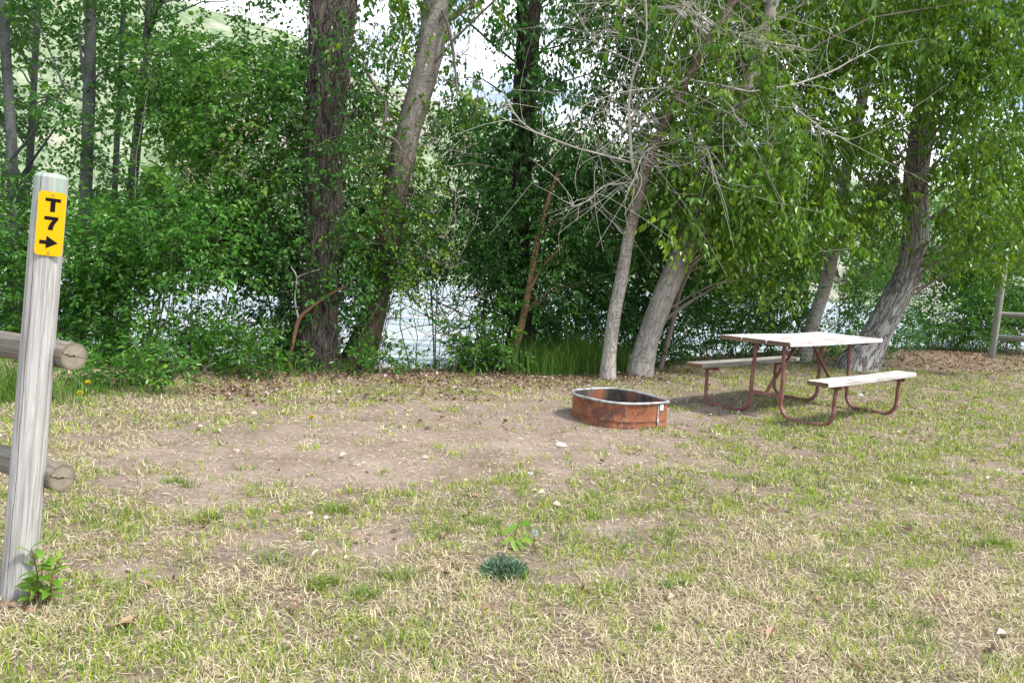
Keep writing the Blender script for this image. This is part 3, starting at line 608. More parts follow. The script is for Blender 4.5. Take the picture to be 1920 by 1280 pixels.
# ------------------------------------------------------------------ shrubs and weeds of the understorey
S = {}
S['cherry'] = shrub('chokecherry_bush', 'tall light green chokecherry bush carrying pale flower spikes', 'bush', 300, 690, 8.9, 'leaf_cherry')
S['left'] = shrub('bank_shrub', 'leafy green shrub on the bank behind the fence rails', 'shrub', 130, 690, 9.2, 'leaf_bush')
S['left2'] = shrub('bank_shrub', 'leafy shrub with a crooked grey stem over the water', 'shrub', 262, 700, 8.7, 'leaf_bush')
S['left3'] = shrub('bank_shrub', 'loose green shrub growing between chokecherry and the vine-wrapped trunk', 'shrub', 470, 700, 9.3, 'leaf_dark')
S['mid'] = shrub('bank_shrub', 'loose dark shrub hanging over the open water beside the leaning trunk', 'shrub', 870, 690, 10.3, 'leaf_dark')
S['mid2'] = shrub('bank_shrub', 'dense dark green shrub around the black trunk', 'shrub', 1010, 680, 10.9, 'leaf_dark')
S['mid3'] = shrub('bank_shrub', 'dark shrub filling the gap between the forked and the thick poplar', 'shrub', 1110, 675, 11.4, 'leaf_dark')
S['back'] = shrub('bank_shrub', 'wide dense green shrub at the water behind the left bench of the table', 'shrub', 1390, 655, 13.2, 'leaf_bush')
S['back2'] = shrub('bank_shrub', 'shady shrub between the white-barked trunk and the bent grey trunk', 'shrub', 1590, 650, 14.6, 'leaf_dark')
S['right'] = shrub('flowering_shrub', 'big light green shrub dotted with white blossom beside the bent trunk', 'shrub', 1770, 655, 16.6, 'leaf_bush')
S['right2'] = shrub('bank_shrub', 'light green shrub behind the far rail fence post', 'shrub', 1900, 655, 17.4, 'leaf_bush')
limb(S['left2'], [(262,700),(272,660),(290,600),(300,555),(325,500),(352,455),(368,430)], 8.7, .03, .01, 7, 20)
limb(S['left2'], [(300,555),(292,515),(280,490),(276,450)], 8.7, .014, .006)
limb(S['left2'], [(225,685),(250,655),(275,630)], 8.7, .012, .01)
S['left2']['br_mat'] = 'twig_grey'
for xs in ((520,690,528,560,536,450),(508,690,520,600,545,500),(530,700,545,600,540,520),(500,690,512,620,500,540)):
    limb(S['left3'], [(xs[0],xs[1]),(xs[2],xs[3]),(xs[4],xs[5])], 9.3, .022, .01)
wild_twigs(S['left3'], 60, (500, 430, 560, 680), (9.0, 9.5), (.2, .7), 38, r=(.006, .002), down=.2)
wild_twigs(S['mid'], 70, (800, 540, 900, 670), (9.7, 10.4), (.3, .9), 39, r=(.007, .002), down=-.1)
wild_twigs(S['back'], 90, (1250, 540, 1500, 660), (12.4, 13.4), (.4, 1.2), 40, r=(.010, .003), down=-.6)
wild_twigs(S['right2'], 50, (1810, 540, 1920, 640), (16.4, 17.4), (.4, 1.1), 41, r=(.010, .003), down=-.3)
wild_twigs(S['mid3'], 50, (1060, 480, 1140, 660), (10.8, 11.5), (.4, 1.2), 42, r=(.008, .003), down=-.5)
S['mid']['br_mat'] = S['mid2']['br_mat'] = S['mid3']['br_mat'] = S['back']['br_mat'] = 'twig'

# leaves, region by region of the tree line
region(al, (-110,-70,330,470), (9.3,11.4), 46, .30, 10, 'alder', 101)
region(al, (-110,-70,340,330), (10.6,12.2), 70, .36, 7, 'alder', 102)
region([S['left']], (-110,440,230,720), (8.4,9.6), 40, .26, 14, 'bush', 103)
region([S['left2']], (150,400,430,720), (8.0,9.2), 38, .24, 12, 'bush', 104, branches=.3)
region([S['cherry']], (285,110,560,540), (8.9,9.9), 40, .27, 13, 'cherry', 105, branches=.35)
region([S['cherry']], (330,90,560,450), (9.9,10.9), 54, .34, 9, 'cherry', 106, branches=.3)
region([S['left3']], (390,430,600,705), (8.7,10.0), 38, .25, 12, 'dark', 107, branches=.4)
region([S['mid3']], (1060,560,1300,690), (10.6,12.0), 40, .30, 11, 'dark', 132)
region([S['back']], (1240,600,1600,690), (12.0,13.8), 40, .32, 9, 'bush', 133)
region([S['back2']], (1530,560,1700,680), (13.6,15.0), 40, .36, 10, 'bush', 134)
region([al[4], A], (300,-60,600,110), (9.2,10.8), 44, .28, 8, 'alder', 108)
region([A], (520,40,720,620), (8.45,8.95), 46, .22, 6, 'vine', 109, scale=.95)
region([B], (670,270,800,640), (8.95,9.4), 42, .2, 6, 'vine', 135)
region([S['left3']], (600,330,790,600), (9.2,10.0), 40, .26, 10, 'dark', 136, branches=.3)
region([E_], (1280,80,1500,420), (8.9,9.8), 50, .28, 7, 'poplar', 137)
region([S['right']], (1660,430,1880,640), (15.6,16.8), 34, .38, 12, 'bush', 138, branches=.3)
region([S['right2']], (1800,420,2060,650), (15.7,17.0), 34, .38, 12, 'bush', 139, branches=.3)
region([S['right']], (1650,440,1900,650), (16.9,18.2), 36, .42, 10, 'bush', 141, scale=1.3, branches=.2, holes=False)
region([S['right2']], (1830,430,2060,655), (17.4,18.8), 38, .45, 9, 'bush', 142, scale=1.3, branches=.2, holes=False)
region([S['back']], (1330,480,1600,680), (13.4,14.6), 38, .38, 10, 'bush', 143, scale=1.2, branches=.2)
region([S['mid3']], (1150,420,1320,650), (10.9,11.8), 40, .3, 10, 'dark', 140, branches=.3)
region([A], (540,90,700,640), (9.3,10.0), 46, .26, 9, 'dark', 110)
region([S['left3']], (560,520,700,690), (8.8,9.2), 60, .2, 5, 'vine', 111)
region([B], (660,-60,930,220), (9.0,10.4), 48, .28, 8, 'poplar', 112, scale=.85)
region([B, S['mid']], (690,200,960,540), (9.7,11.2), 42, .30, 11, 'dark', 113)
region([S['mid']], (770,470,960,690), (9.9,10.8), 40, .25, 10, 'dark', 114)
region([C], (870,-60,1180,380), (9.5,10.9), 44, .30, 10, 'poplar', 115, scale=.8)
region([C, C2], (900,300,1150,600), (9.5,10.6), 40, .28, 12, 'dark', 116)
region([S['mid2']], (930,330,1170,700), (10.6,11.6), 40, .30, 12, 'dark', 117)
region([S['mid3']], (1060,350,1300,640), (11.0,12.2), 44, .34, 11, 'dark', 118)
region([E_, D], (1130,-60,1500,420), (9.9,11.6), 44, .32, 10, 'poplar', 119, scale=.9)
region([E_], (1270,-60,1500,400), (11.4,12.8), 52, .40, 9, 'poplar', 120)
region([E_], (1280,350,1440,470), (8.9,9.7), 40, .22, 9, 'poplar', 121)
region([DS, S['back']], (1240,400,1520,560), (10.9,12.4), 44, .34, 12, 'bush', 122)
region([S['back']], (1230,430,1560,650), (12.3,13.6), 42, .36, 12, 'bush', 123)
region([Fg], (1440,-60,1660,470), (11.2,12.8), 46, .36, 10, 'poplar', 124)
region([Gt], (1560,-60,1990,330), (10.0,12.0), 44, .34, 11, 'poplar', 125)
region([Gt], (1660,280,1990,480), (10.8,12.4), 46, .34, 9, 'poplar', 126)
region([Fg, E_], (1380,300,1560,490), (9.6,11.2), 44, .28, 9, 'poplar', 127)
region([S['back2']], (1540,380,1700,660), (13.4,14.8), 40, .38, 12, 'dark', 128)
region([Gt], (1560,-60,1990,420), (12.2,14.0), 66, .46, 8, 'poplar', 129)
region([S['right']], (1660,420,1860,650), (15.7,17.2), 38, .40, 12, 'bush', 130)
region([S['right2']], (1820,400,2040,660), (16.2,17.8), 38, .42, 12, 'bush', 131)
for th, n, sd_ in ((A, 16, 201), (B, 16, 202), (C, 14, 203), (D, 8, 204), (E_, 14, 205), (Fg, 12, 206), (Gt, 16, 207), (al[0], 8, 208), (al[2], 10, 209), (al[4], 8, 210)):
    canopy(th, n, .75, 'poplar' if th in (B, D, E_, Fg, Gt) else 'alder', sd_)

# low leafy weeds at the foot of the bank
weeds = [(885,700,9.25,(850,625,930,690),'leafy weed clump standing at the water opening'),(935,702,9.4,(910,630,965,690),'leafy weed clump at the foot of the orange stem'),(470,715,8.1,(410,640,520,705),'broad leafy weed clump before the chokecherry bush'),
         (600,700,8.7,(545,670,660,700),'low nettle-like weeds round the foot of the dark trunk'),(700,700,8.9,(660,665,740,700),'low weeds at the foot of the leaning pale trunk'),(280,745,7.1,(230,680,330,750),'weed clump spreading at the grass edge below the crooked stem'),
         (170,745,7.0,(120,690,230,745),'tall leafy weeds beside the two dandelions'),(780,702,9.25,(750,680,820,700),'small weeds at the edge of the open water'),(1790,662,16.2,(1740,630,1860,662),'low green weeds behind the litter mound by the far fence')]
for px, py, Y, box, lab in weeds:
    w = shrub('bank_weed', lab, 'weed', px, py, Y, 'leaf_weed', group='leafy weeds along the bank')
    w['br_mat'] = 'twig_grey'
    region([w], box, (Y - .2, Y + .35), 24, .13, 8, 'weed', int(px), scale=.95, holes=False, floor=True)

# pale flower spikes of the chokecherry, white blossom of the right shrub
rng = np.random.default_rng(9)
def blossoms(th, pix, Yr, n, size, c0, c1, spike):
    mb = MB(); P = []; 
    for (px, py, rx, ry) in pix:
        for _ in range(n):
            c = at_y(px + rng.normal() * rx, py + rng.normal() * ry, rng.uniform(*Yr))
            if spike:
                d = unit(rng.normal(size=3) * .5 + np.array([0, -.3, .3])); kk = 16; s = np.linspace(0, 1, kk)[:, None]
                P.append(c + d * s * .10 - np.array([0, 0, .04]) * s ** 2 + rng.normal(size=(kk, 3)) * .008)
            else: P.append(c + rng.normal(size=(5, 3)) * .03)
    P = np.concatenate(P); m = len(P); col = np.ones((m, 4)); f = rng.random((m, 1)); col[:, :3] = np.array(c0) * (1 - f) + np.array(c1) * f
    V, l, nn, cc = leaf_polys(rng, P, rng.normal(size=(m, 3)), rng.normal(size=(m, 3)), rng.uniform(.7, 1.3, m) * size, .8, tint=col)
    th['bloss'] = mb.add(V, l, nn, col=cc)
blossoms(S['cherry'], [(440,130,35,25),(400,270,45,25),(420,300,40,25),(470,210,30,30),(360,330,30,20)], (8.6,9.0), 16, .013, (.45,.46,.22), (.60,.58,.34), True)
blossoms(S['right'], [(1740,560,22,22),(1755,575,20,12),(1730,535,14,10)], (14.6,15.2), 26, .035, (.75,.75,.70), (.8,.8,.78), False)
finish_things()
for th in (A, B): tag(th['vines'].build('dead_vines', MAT['vine'], th['e'], smooth=True), kind='stuff')
for k in ('cherry', 'right'): S[k]['bloss'].build('blossom', MAT['petal'], S[k]['crown_o'], attr=True)

# ------------------------------------------------------------------ far wood on the other shore
ico_v = None
def far_wood():
    rng = np.random.default_rng(55); mb = MB(); n = 260
    x = np.concatenate([rng.uniform(-150, 190, 120), rng.uniform(-260, 330, 140)]); y = np.concatenate([rng.uniform(99, 112, 120), rng.uniform(112, 330, 140)])
    for j in range(n):
        h = rng.uniform(3, 7.5); w = h * rng.uniform(.35, .55); m = 60
        u = unit(rng.normal(size=(m, 3))); z0 = float(hill_z(np.array([x[j]]), np.array([y[j]]))[0])
        P = np.array([x[j], y[j], z0 + h * .5]) + u * np.array([w, w, h * .55]) * rng.uniform(.75, 1.05, (m, 1))
        c = np.ones((m, 4)); base = np.array([.07, .14, .035]) * rng.uniform(.6, 1.7) + np.array([.05, .04, 0]) * rng.random(); c[:, :3] = base * rng.uniform(.7, 1.3, (m, 1))
        V, l, nn, cc = leaf_polys(rng, P, rng.normal(size=(m, 3)) + u * .5, u + rng.normal(size=(m, 3)) * .5, rng.uniform(.8, 1.6, m) * h * .17, .9, tint=c)
        mb.add(V, l, nn, col=cc)
    return tag(mb.build('far_wood', MAT['petal'], attr=True), 'light green wood and scrub on the far river shore', 'wood', kind='stuff')
far_wood()

# ------------------------------------------------------------------ grass and litter
def blades(rng, P, az, Lb, W, l1, l2, col):
    n = len(P); d = np.stack([np.cos(az), np.sin(az), np.zeros(n)], -1); sd_ = np.stack([-np.sin(az + .7 * rng.normal(size=n)), np.cos(az), np.zeros(n)], -1); sd_ = unit(sd_)
    up = np.array([0, 0, 1.]); h = (Lb * .5)[:, None]; w = (W * .5)[:, None]
    m = P + h * (d * np.sin(l1)[:, None] + up * np.cos(l1)[:, None]); az2 = az + rng.normal(size=n) * .75; d2 = np.stack([np.cos(az2), np.sin(az2), np.zeros(n)], -1)
    tp = m + h * (d2 * np.sin(l2)[:, None] + up * np.cos(l2)[:, None]); tp[:, 2] = np.maximum(tp[:, 2], P[:, 2] + .002)
    V = np.stack([P - sd_ * w, P + sd_ * w, m - sd_ * w * .85, m + sd_ * w * .85, tp], 1).reshape(-1, 3)
    loops = (np.arange(n)[:, None] * 5 + np.array([0, 1, 3, 2, 2, 3, 4])).ravel()
    return V, loops, np.tile([4, 3], n), np.repeat(col, 5, 0)
def slivers(rng, P, az, Lb, W, rise, col):
    n = len(P); d = np.stack([np.cos(az), np.sin(az), np.zeros(n)], -1); az2 = az + rng.normal(size=n) * .8; d2 = np.stack([np.cos(az2), np.sin(az2), np.zeros(n)], -1); sd_ = np.stack([-np.sin(az), np.cos(az), rng.normal(size=n) * .4], -1)
    m = P + d * (Lb * .5)[:, None] + np.array([0, 0, 1.]) * rise[:, None]; tp = m + d2 * (Lb * .5)[:, None] + np.array([0, 0, 1.]) * (rng.normal(size=n) * .006)[:, None]; tp[:, 2] = np.maximum(tp[:, 2], P[:, 2])
    V = np.stack([P, m + sd_ * (W * .5)[:, None], tp, m - sd_ * (W * .5)[:, None]], 1).reshape(-1, 3)
    return V, (np.arange(n)[:, None] * 4 + np.array([0, 1, 2, 3])).ravel(), np.full(n, 4), np.repeat(col, 4, 0)
def sample_ground(rng, n, y0=1.75, y1=16.5, p=1.55, mx=1.28):
    u = rng.random(n); a = 1 - p + 1                                  # density in y ~ y^(1-p): even in the picture as it recedes
    y = (y0 ** a + u * (y1 ** a - y0 ** a)) ** (1 / a); x = rng.uniform(-.70 * mx, .70 * mx, n) * y
    ok = y < edge_y(x) + .1; return x[ok], y[ok]
def not_in_ring(x, y): return np.hypot(x - RING_C[0], y - RING_C[1]) > .43
def leaf_mesh(mb, base, d, Lf, w, droop, nrm, tint, k=7, fold=.25, notch=0.0):
    """one curved pointed leaf with a folded midrib"""
    d = unit(np.asarray(d, float)); nrm = np.asarray(nrm, float); nrm = unit(nrm - d * (nrm @ d)); sd_ = np.cross(nrm, d); s = np.linspace(0, 1, k)
    mid = base + d * (Lf * s)[:, None] - np.array([0, 0, 1.]) * (droop * Lf * s ** 2)[:, None]
    wid = w * .5 * np.sin(np.pi * np.clip(s, .02, 1) ** .75) ** .85; wid[-1] = 0; wid[0] = w * .06
    T = unit(np.gradient(mid, axis=0)); N_ = unit(np.cross(T, sd_)) * -1; N_ = np.where((N_ @ nrm)[:, None] < 0, -N_, N_)
    V = np.vstack([mid, mid + sd_ * wid[:, None] + N_ * (wid * fold)[:, None], mid - sd_ * wid[:, None] + N_ * (wid * fold)[:, None]])
    i = np.arange(k - 1); q = np.concatenate([np.stack([i, i + 1, i + 1 + k, i + k], -1), np.stack([i + 1, i, i + 2 * k, i + 1 + 2 * k], -1)])
    return mb.add(V, q.ravel(), np.full(len(q), 4), col=np.tile(tint, (len(V), 1)))
leaf_mesh_ = leaf_mesh
def make_grass():
    rng = np.random.default_rng(61); mb = MB()
    def palette(n, kind):
        f = rng.random((n, 1)); c = np.ones((n, 4))
        a, b = dict(dry=((.33,.26,.14),(.84,.76,.52)), straw=((.30,.24,.16),(.80,.71,.53)), yg=((.14,.26,.018),(.41,.51,.045)), dark=((.045,.11,.018),(.14,.26,.040)))[kind]
        c[:, :3] = np.array(a) * (1 - f) + np.array(b) * f; return c
    # tufts
    x, y = sample_ground(rng, 72000); br, gr, li = cover(x, y)
    n4 = fbm(x * 9, y * 9, None, 71, 2)
    keep_ = (rng.random(len(x)) < np.clip(1.12 - br * 1.3 + (n4 - .5) * 2.6, .02, 1) * np.clip(1.1 - li * .8, .15, 1)) & not_in_ring(x, y)
    x, y, br, gr, n4 = x[keep_], y[keep_], br[keep_], gr[keep_], n4[keep_]
    is_g = rng.random(len(x)) < np.clip(gr * 1.05 + (n4 - .5) * .9, .02, .95); is_d = is_g & (rng.random(len(x)) < .16)
    nb = rng.integers(4, 9, len(x)); nb = np.where(is_g, nb + 1, nb); I = np.repeat(np.arange(len(x)), nb); n = len(I)
    dist = y[I]; sc = np.clip(dist / 3.5, 1, 2.4)
    spread = np.where(is_d[I], .018, .022) * sc ** .5
    bx = x[I] + rng.normal(size=n) * spread; by = y[I] + rng.normal(size=n) * spread; bz = ground_z(bx, by) - .003
    g_ = is_g[I]; dk = is_d[I]
    lean0 = np.where(g_, rng.uniform(.10, .95, n), rng.uniform(.75, 1.5, n)); lean1 = lean0 + np.where(g_, rng.uniform(.1, .9, n), rng.uniform(-.4, .6, n))
    Lb = np.where(dk, rng.uniform(.035, .07, n), np.where(g_, rng.uniform(.025, .062, n), rng.uniform(.03, .078, n)))
    W = np.where(g_, rng.uniform(.0022, .0038, n) * sc ** 1.1, rng.uniform(.0018, .0040, n) * sc ** .7)
    c = np.where(g_[:, None], palette(n, 'yg'), palette(n, 'dry')); c = np.where(dk[:, None], palette(n, 'dark'), c)
    sw = (rng.random(n) < .22) & g_; c = np.where(sw[:, None], palette(n, 'dry'), c)
    V, l, s_, cc = blades(rng, np.stack([bx, by, bz], -1), rng.uniform(0, 6.283, n), Lb, W, lean0, lean1, c); mb.add(V, l, s_, col=cc)
    # straw lying on the earth
    x, y = sample_ground(rng, 200000); br, gr, li = cover(x, y); k = (rng.random(len(x)) < np.clip(1.05 - br * .80 + (fbm(x * 8, y * 8, None, 72, 2) - .5) * 2.2, .06, 1)) & not_in_ring(x, y); x, y = x[k], y[k]; n = len(x); sc = np.clip(y / 3.5, 1, 2.2)
    V, l, s_, cc = slivers(rng, np.stack([x, y, ground_z(x, y) + .001 + rng.random(n) * .008], -1), rng.uniform(0, 6.283, n), rng.uniform(.02, .07, n), rng.uniform(.0018, .0042, n) * sc ** .7, rng.uniform(.0, .012, n), palette(n, 'straw')); mb.add(V, l, s_, col=cc)
    # dark green clumps one can see on their own
    T = [(1053,965,.055),(815,995,.07),(800,962,.05),(860,945,.05),(1120,955,.05),(1118,972,.06),(975,1090,.06),(1180,1018,.06),(1240,1010,.05),(330,905,.05),(350,1058,.05),(190,1132,.05),(500,985,.04),(880,1165,.05),(610,1095,.05),(470,925,.04),(520,1055,.05),(1855,1028,.05),(1578,1080,.04),(1650,1070,.05),(1620,1140,.05),(1250,1105,.045),(1700,1160,.05),(1010,968,.04),(1280,965,.05),(690,1120,.045),(915,985,.06),(1040,1020,.05),(1200,955,.05),(745,1085,.045),(230,965,.05),(60,1180,.07),(400,975,.05),(640,960,.05),(770,935,.05),(1330,880,.06),(1400,900,.06),(1700,905,.07),(1780,940,.06),(1440,1000,.06),(1590,860,.07),(1860,1250,.07),(1735,1240,.06),(420,1180,.06),(300,1240,.06)]
    for px, py, r in T:
        c0 = at_z(px, py); n = int(20 + 190 * rng.random() ** 1.6); yl = rng.uniform(1.0, 2.3); hs = rng.uniform(.6, 1.1); q = rng.normal(size=(n, 2)) * r * rng.uniform(.35, 1.0) * np.array([rng.uniform(.8, 1.7), rng.uniform(.6, 1.1)]) + np.where(rng.random((n, 1)) < .35, rng.normal(size=2) * r * 1.3, 0); bx, by = c0[0] + q[:, 0], c0[1] + q[:, 1]
        V, l, s_, cc = blades(rng, np.stack([bx, by, ground_z(bx, by) - .003], -1), np.arctan2(q[:, 1], q[:, 0]) + rng.normal(size=n) * .6, rng.uniform(.035, .08, n) * hs, rng.uniform(.0024, .0040, n), rng.uniform(.05, .8, n), rng.uniform(.4, 1.2, n), palette(n, 'dark') * np.array([yl, .6 + .45 * yl, 1.1, 1])); mb.add(V, l, s_, col=cc)
    tag(mb.build('grass', MAT['grass'], attr=True), 'patchy short grass, green tufts among dry straw', 'grass', kind='stuff')
    # tall grass along the bank
    mb = MB()
    for box, n, hl in (((985,684,1150,708),3600,(.28,.68)),((-80,722,120,762),1500,(.10,.40)),((90,728,330,752),420,(.06,.22)),((440,690,720,704),900,(.08,.22)),((800,690,1010,698),900,(.1,.25)),((1240,655,1330,668),500,(.12,.3)),((1700,648,1960,660),1500,(.15,.4)),((1500,650,1600,664),700,(.12,.3)),((1150,690,1200,700),150,(.1,.3))):
        px = (box[0] + box[2]) / 2 + np.clip(rng.normal(size=n), -2.2, 2.2) * (box[2] - box[0]) * .30; py = rng.uniform(box[1], box[3], n) + np.abs(rng.normal(size=n)) * 3 - 6; P = np.array([at_z(a, b) for a, b in zip(px, py)]); P[:, 2] = ground_z(P[:, 0], P[:, 1]) - .01
        f = rng.random((n, 1)); c = np.ones((n, 4)); c[:, :3] = (np.array((.05,.13,.02)) * (1 - f) + np.array((.19,.34,.055)) * f) * (.6 + .7 * fbm(px * .04, py * .1, None, 93, 2))[:, None]
        l1 = rng.uniform(.02, .4, n); V, l, s_, cc = blades(rng, P, rng.uniform(0, 6.283, n), rng.uniform(*hl, n) * (.55 + .9 * fbm(px * .03, py * .06, None, 91, 2)), rng.uniform(.003, .008, n), l1, l1 + rng.uniform(.2, 1.1, n), c); mb.add(V, l, s_, col=cc)
    tag(mb.build('tall_grass', MAT['grass'], attr=True), 'tall lush grass growing along the top of the bank', 'grass', kind='stuff')
    # dead leaves
    mb = MB()
    x, y = sample_ground(rng, 105000, 2.0, 19, .8); br, gr, li = cover(x, y); px, py, _ = project(np.stack([x, y, np.zeros_like(x)], -1))
    k = (rng.random(len(x)) < np.where(li > .3, np.clip(li * .9, 0, 1), li * .22) + .003) & not_in_ring(x, y); x, y = x[k], y[k]; n = len(x)
    f = rng.random((n, 1)); c = np.ones((n, 4)); far_ = (li[k] < .25); c[:, :3] = np.array((.095,.052,.034)) * (1 - f) + np.array((.34,.225,.155)) * f
    pl = rng.random(n) < np.where(far_, .5, .14); c[pl, :3] = np.array((.55,.47,.40)) * rng.uniform(.8, 1.1, (pl.sum(), 1))
    V, l, s_, cc = leaf_polys(rng, np.stack([x, y, ground_z(x, y) + .008 + rng.random(n) * .015], -1), rng.normal(size=(n, 3)) * np.array([1, 1, .25]), np.array([0, 0, 1.]) + rng.normal(size=(n, 3)) * .45, rng.uniform(.022, .06, n), .62, fold=.4, tint=c); mb.add(V, l, s_, col=cc)
    x, y = sample_ground(rng, 30000, 2.0, 12, 1.5); br, gr, li = cover(x, y); k = (rng.random(len(x)) < .12 + .5 * (br > .6)) & not_in_ring(x, y); x, y = x[k], y[k]; n = len(x)
    f = rng.random((n, 1)); c = np.ones((n, 4)); c[:, :3] = np.where(f < .55, np.array((.10,.075,.055)) * (.6 + f), np.array((.55,.46,.36)) * (.5 + .6 * f))
    V, l, s_, cc = slivers(rng, np.stack([x, y, ground_z(x, y) + .003], -1), rng.uniform(0, 6.283, n), rng.uniform(.006, .022, n), rng.uniform(.002, .007, n), rng.uniform(0, .006, n), c); mb.add(V, l, s_, col=cc)
    big = [(240,1170),(222,1185),(330,1098),(385,990),(455,1000),(665,1012),(880,930),(700,1010),(870,970),(850,1060),(830,1075),(800,1070),(1090,1115),(1115,1105),(1200,1050),(910,1140),(1330,960),(1460,960),(1520,1120),(1620,965),(1850,1225),(1430,1195),(20,1150),(60,1150),(735,1000),(1010,1030),(1530,850),(1700,1000),(1760,1130),(560,1130),(610,1165),(300,1100),(1270,800),(1282,805),(520,795),(730,790)]
    for px, py in big:
        for _ in range(2):
            c0 = at_z(px + rng.normal() * 9, py + rng.normal() * 5); c0[2] = ground_z(c0[0], c0[1]) + .012; f = rng.random(); cc_ = np.array((.13,.075,.05)) * (1 - f) + np.array((.42,.27,.20)) * f
            dd = rng.normal(size=3) * np.array([1, 1, .2]); leaf_mesh_(mb, c0, dd, rng.uniform(.03, .06), rng.uniform(.018, .035), rng.uniform(-.3, .5), np.array([0, 0, 1.]) + rng.normal(size=3) * .4, (*cc_, 1), fold=rng.uniform(.2, .9))
    tag(mb.build('leaf_litter', MAT['litter'], attr=True), 'brown dead leaves lying along the bank edge and over the earth', 'leaves', kind='stuff')
make_grass()

# ------------------------------------------------------------------ weathered wood, metal, paint
def wood(name, lo, mid, hi, grain=(60, 2.5), crack=None, stain=None, bump_d=.004, green=0.0):
    t = NT(name); uv = t.coord('UV'); g1 = t.noise(t.vmap(uv, (grain[0], grain[1], 1)), 1.0, 6, 0.65, 1.2); g2 = t.noise(t.vmap(uv, (7, 1.3, 1), (4, 2, 0)), 1.0, 5, 0.6, 0.8)
    kn = t.n('ShaderNodeTexVoronoi', {'Vector': t.vmap(uv, (9, 4.5, 1)), 'Scale': 1.0}).outputs[0]
    rings = t.math('SINE', t.math('MULTIPLY', t.math('ADD', kn, t.math('MULTIPLY', g2, .35)), 60.0))
    h = t.math('ADD', t.math('MULTIPLY', g1, .75), t.math('MULTIPLY', t.math('MULTIPLY', rings, t.n('ShaderNodeMapRange', {0: kn, 1: .30, 2: .05}).outputs[0]), .06))
    col = t.ramp(h, [(0.25, lo), (0.45, mid), (0.68, hi)])
    col = t.mix(t.math('MULTIPLY', t.math('LESS_THAN', kn, .045), .7), col, lo)
    if stain: col = t.mix(t.math('MULTIPLY', t.ramp(g2, [(0.52, (0,0,0)), (0.66, (1,1,1))]), stain[0]), col, stain[1])
    if green: 
        sx = t.n('ShaderNodeSeparateXYZ', {0: t.pos()}).outputs[2]
        col = t.mix(t.math('MULTIPLY', t.ramp(t.noise(t.vmap(uv, (40, 3, 1)), 1, 4), [(0.4, (0,0,0)), (0.65, (1,1,1))]), t.math('MULTIPLY', t.math('GREATER_THAN', sx, 1.36), green)), col, (0.24, 0.40, 0.30))
    if crack:
        u = t.n('ShaderNodeSeparateXYZ', {0: uv}).outputs[0]; v = t.n('ShaderNodeSeparateXYZ', {0: uv}).outputs[1]
        for c0, w0, amp in crack:
            wob = t.math('MULTIPLY', t.math('SUBTRACT', t.noise(t.n('ShaderNodeCombineXYZ', {0: v, 1: c0 * 50}).outputs[0], 2.2, 5, .6), .5), amp)
            d = t.math('ABSOLUTE', t.math('SUBTRACT', t.math('ADD', u, wob), c0))
            wd = t.math('MULTIPLY', t.noise(t.n('ShaderNodeCombineXYZ', {0: v, 1: 3.0}).outputs[0], 3.0, 3), w0 * 2)
            msk = t.math('LESS_THAN', d, wd); col = t.mix(t.math('MULTIPLY', msk, .88), col, (0.02, 0.018, 0.015)); h = t.math('SUBTRACT', h, t.math('MULTIPLY', msk, 1.5))
    return t.done(col, 0.85, t.bump(h, 0.8, bump_d), spec=0.2)
MAT['post_wood'] = wood('post_wood', (0.22, 0.21, 0.205), (0.45, 0.44, 0.435), (0.63, 0.625, 0.63), (75, 2.2), crack=[(.0,0,0)] if False else [(0.118, .0014, .02), (0.165, .0011, .03), (.02, .0012, .03), (.30, .0012, .03)], stain=(.45, (0.30, 0.27, 0.22)), green=.8)
MAT['rail_wood'] = wood('rail_wood', (0.12, 0.105, 0.085), (0.26, 0.235, 0.20), (0.40, 0.37, 0.32), (70, 2.0), crack=[(0.08, .0022, .03), (.24, .0018, .03)], stain=(.5, (0.16, 0.14, 0.10)))
t = NT('log_end'); uv = t.coord('UV'); ln_ = t.n('ShaderNodeVectorMath', {0: uv}, operation='LENGTH').outputs['Value']
nn = t.noise(uv, 22, 4); rg = t.math('SINE', t.math('MULTIPLY', t.math('ADD', ln_, t.math('MULTIPLY', nn, .008)), 1500.0))
ang = t.n('ShaderNodeSeparateXYZ', {0: uv}); at2 = t.math('ARCTAN2', ang.outputs[1], ang.outputs[0])
spk = t.noise(t.n('ShaderNodeCombineXYZ', {0: t.math('MULTIPLY', t.math('SINE', at2), 4), 1: t.math('MULTIPLY', t.math('COSINE', at2), 4)}).outputs[0], 3.0, 3)
cr_ = t.math('LESS_THAN', t.math('ABSOLUTE', t.math('ADD', ang.outputs[1], t.math('MULTIPLY', t.math('SUBTRACT', t.noise(uv, 30, 3), .5), .03))), .0016)
hc = t.ramp(t.math('ADD', t.math('ADD', t.math('MULTIPLY', rg, .13), t.math('MULTIPLY', nn, .5)), t.math('MULTIPLY', spk, .5)), [(0.25, (0.12, 0.10, 0.075)), (0.52, (0.25, 0.215, 0.165)), (0.75, (0.36, 0.315, 0.25))])
hc = t.mix(t.n('ShaderNodeMapRange', {0: ln_, 1: .036, 2: .052}).outputs[0], hc, (0.13, 0.11, 0.08))
hc = t.mix(t.math('MULTIPLY', cr_, .9), hc, (0.02, 0.016, 0.012))
MAT['log_end'] = t.done(hc, 0.9, t.bump(t.math('SUBTRACT', t.math('MULTIPLY', rg, .3), t.math('MULTIPLY', cr_, 3.0)), .6, .002), spec=.15)

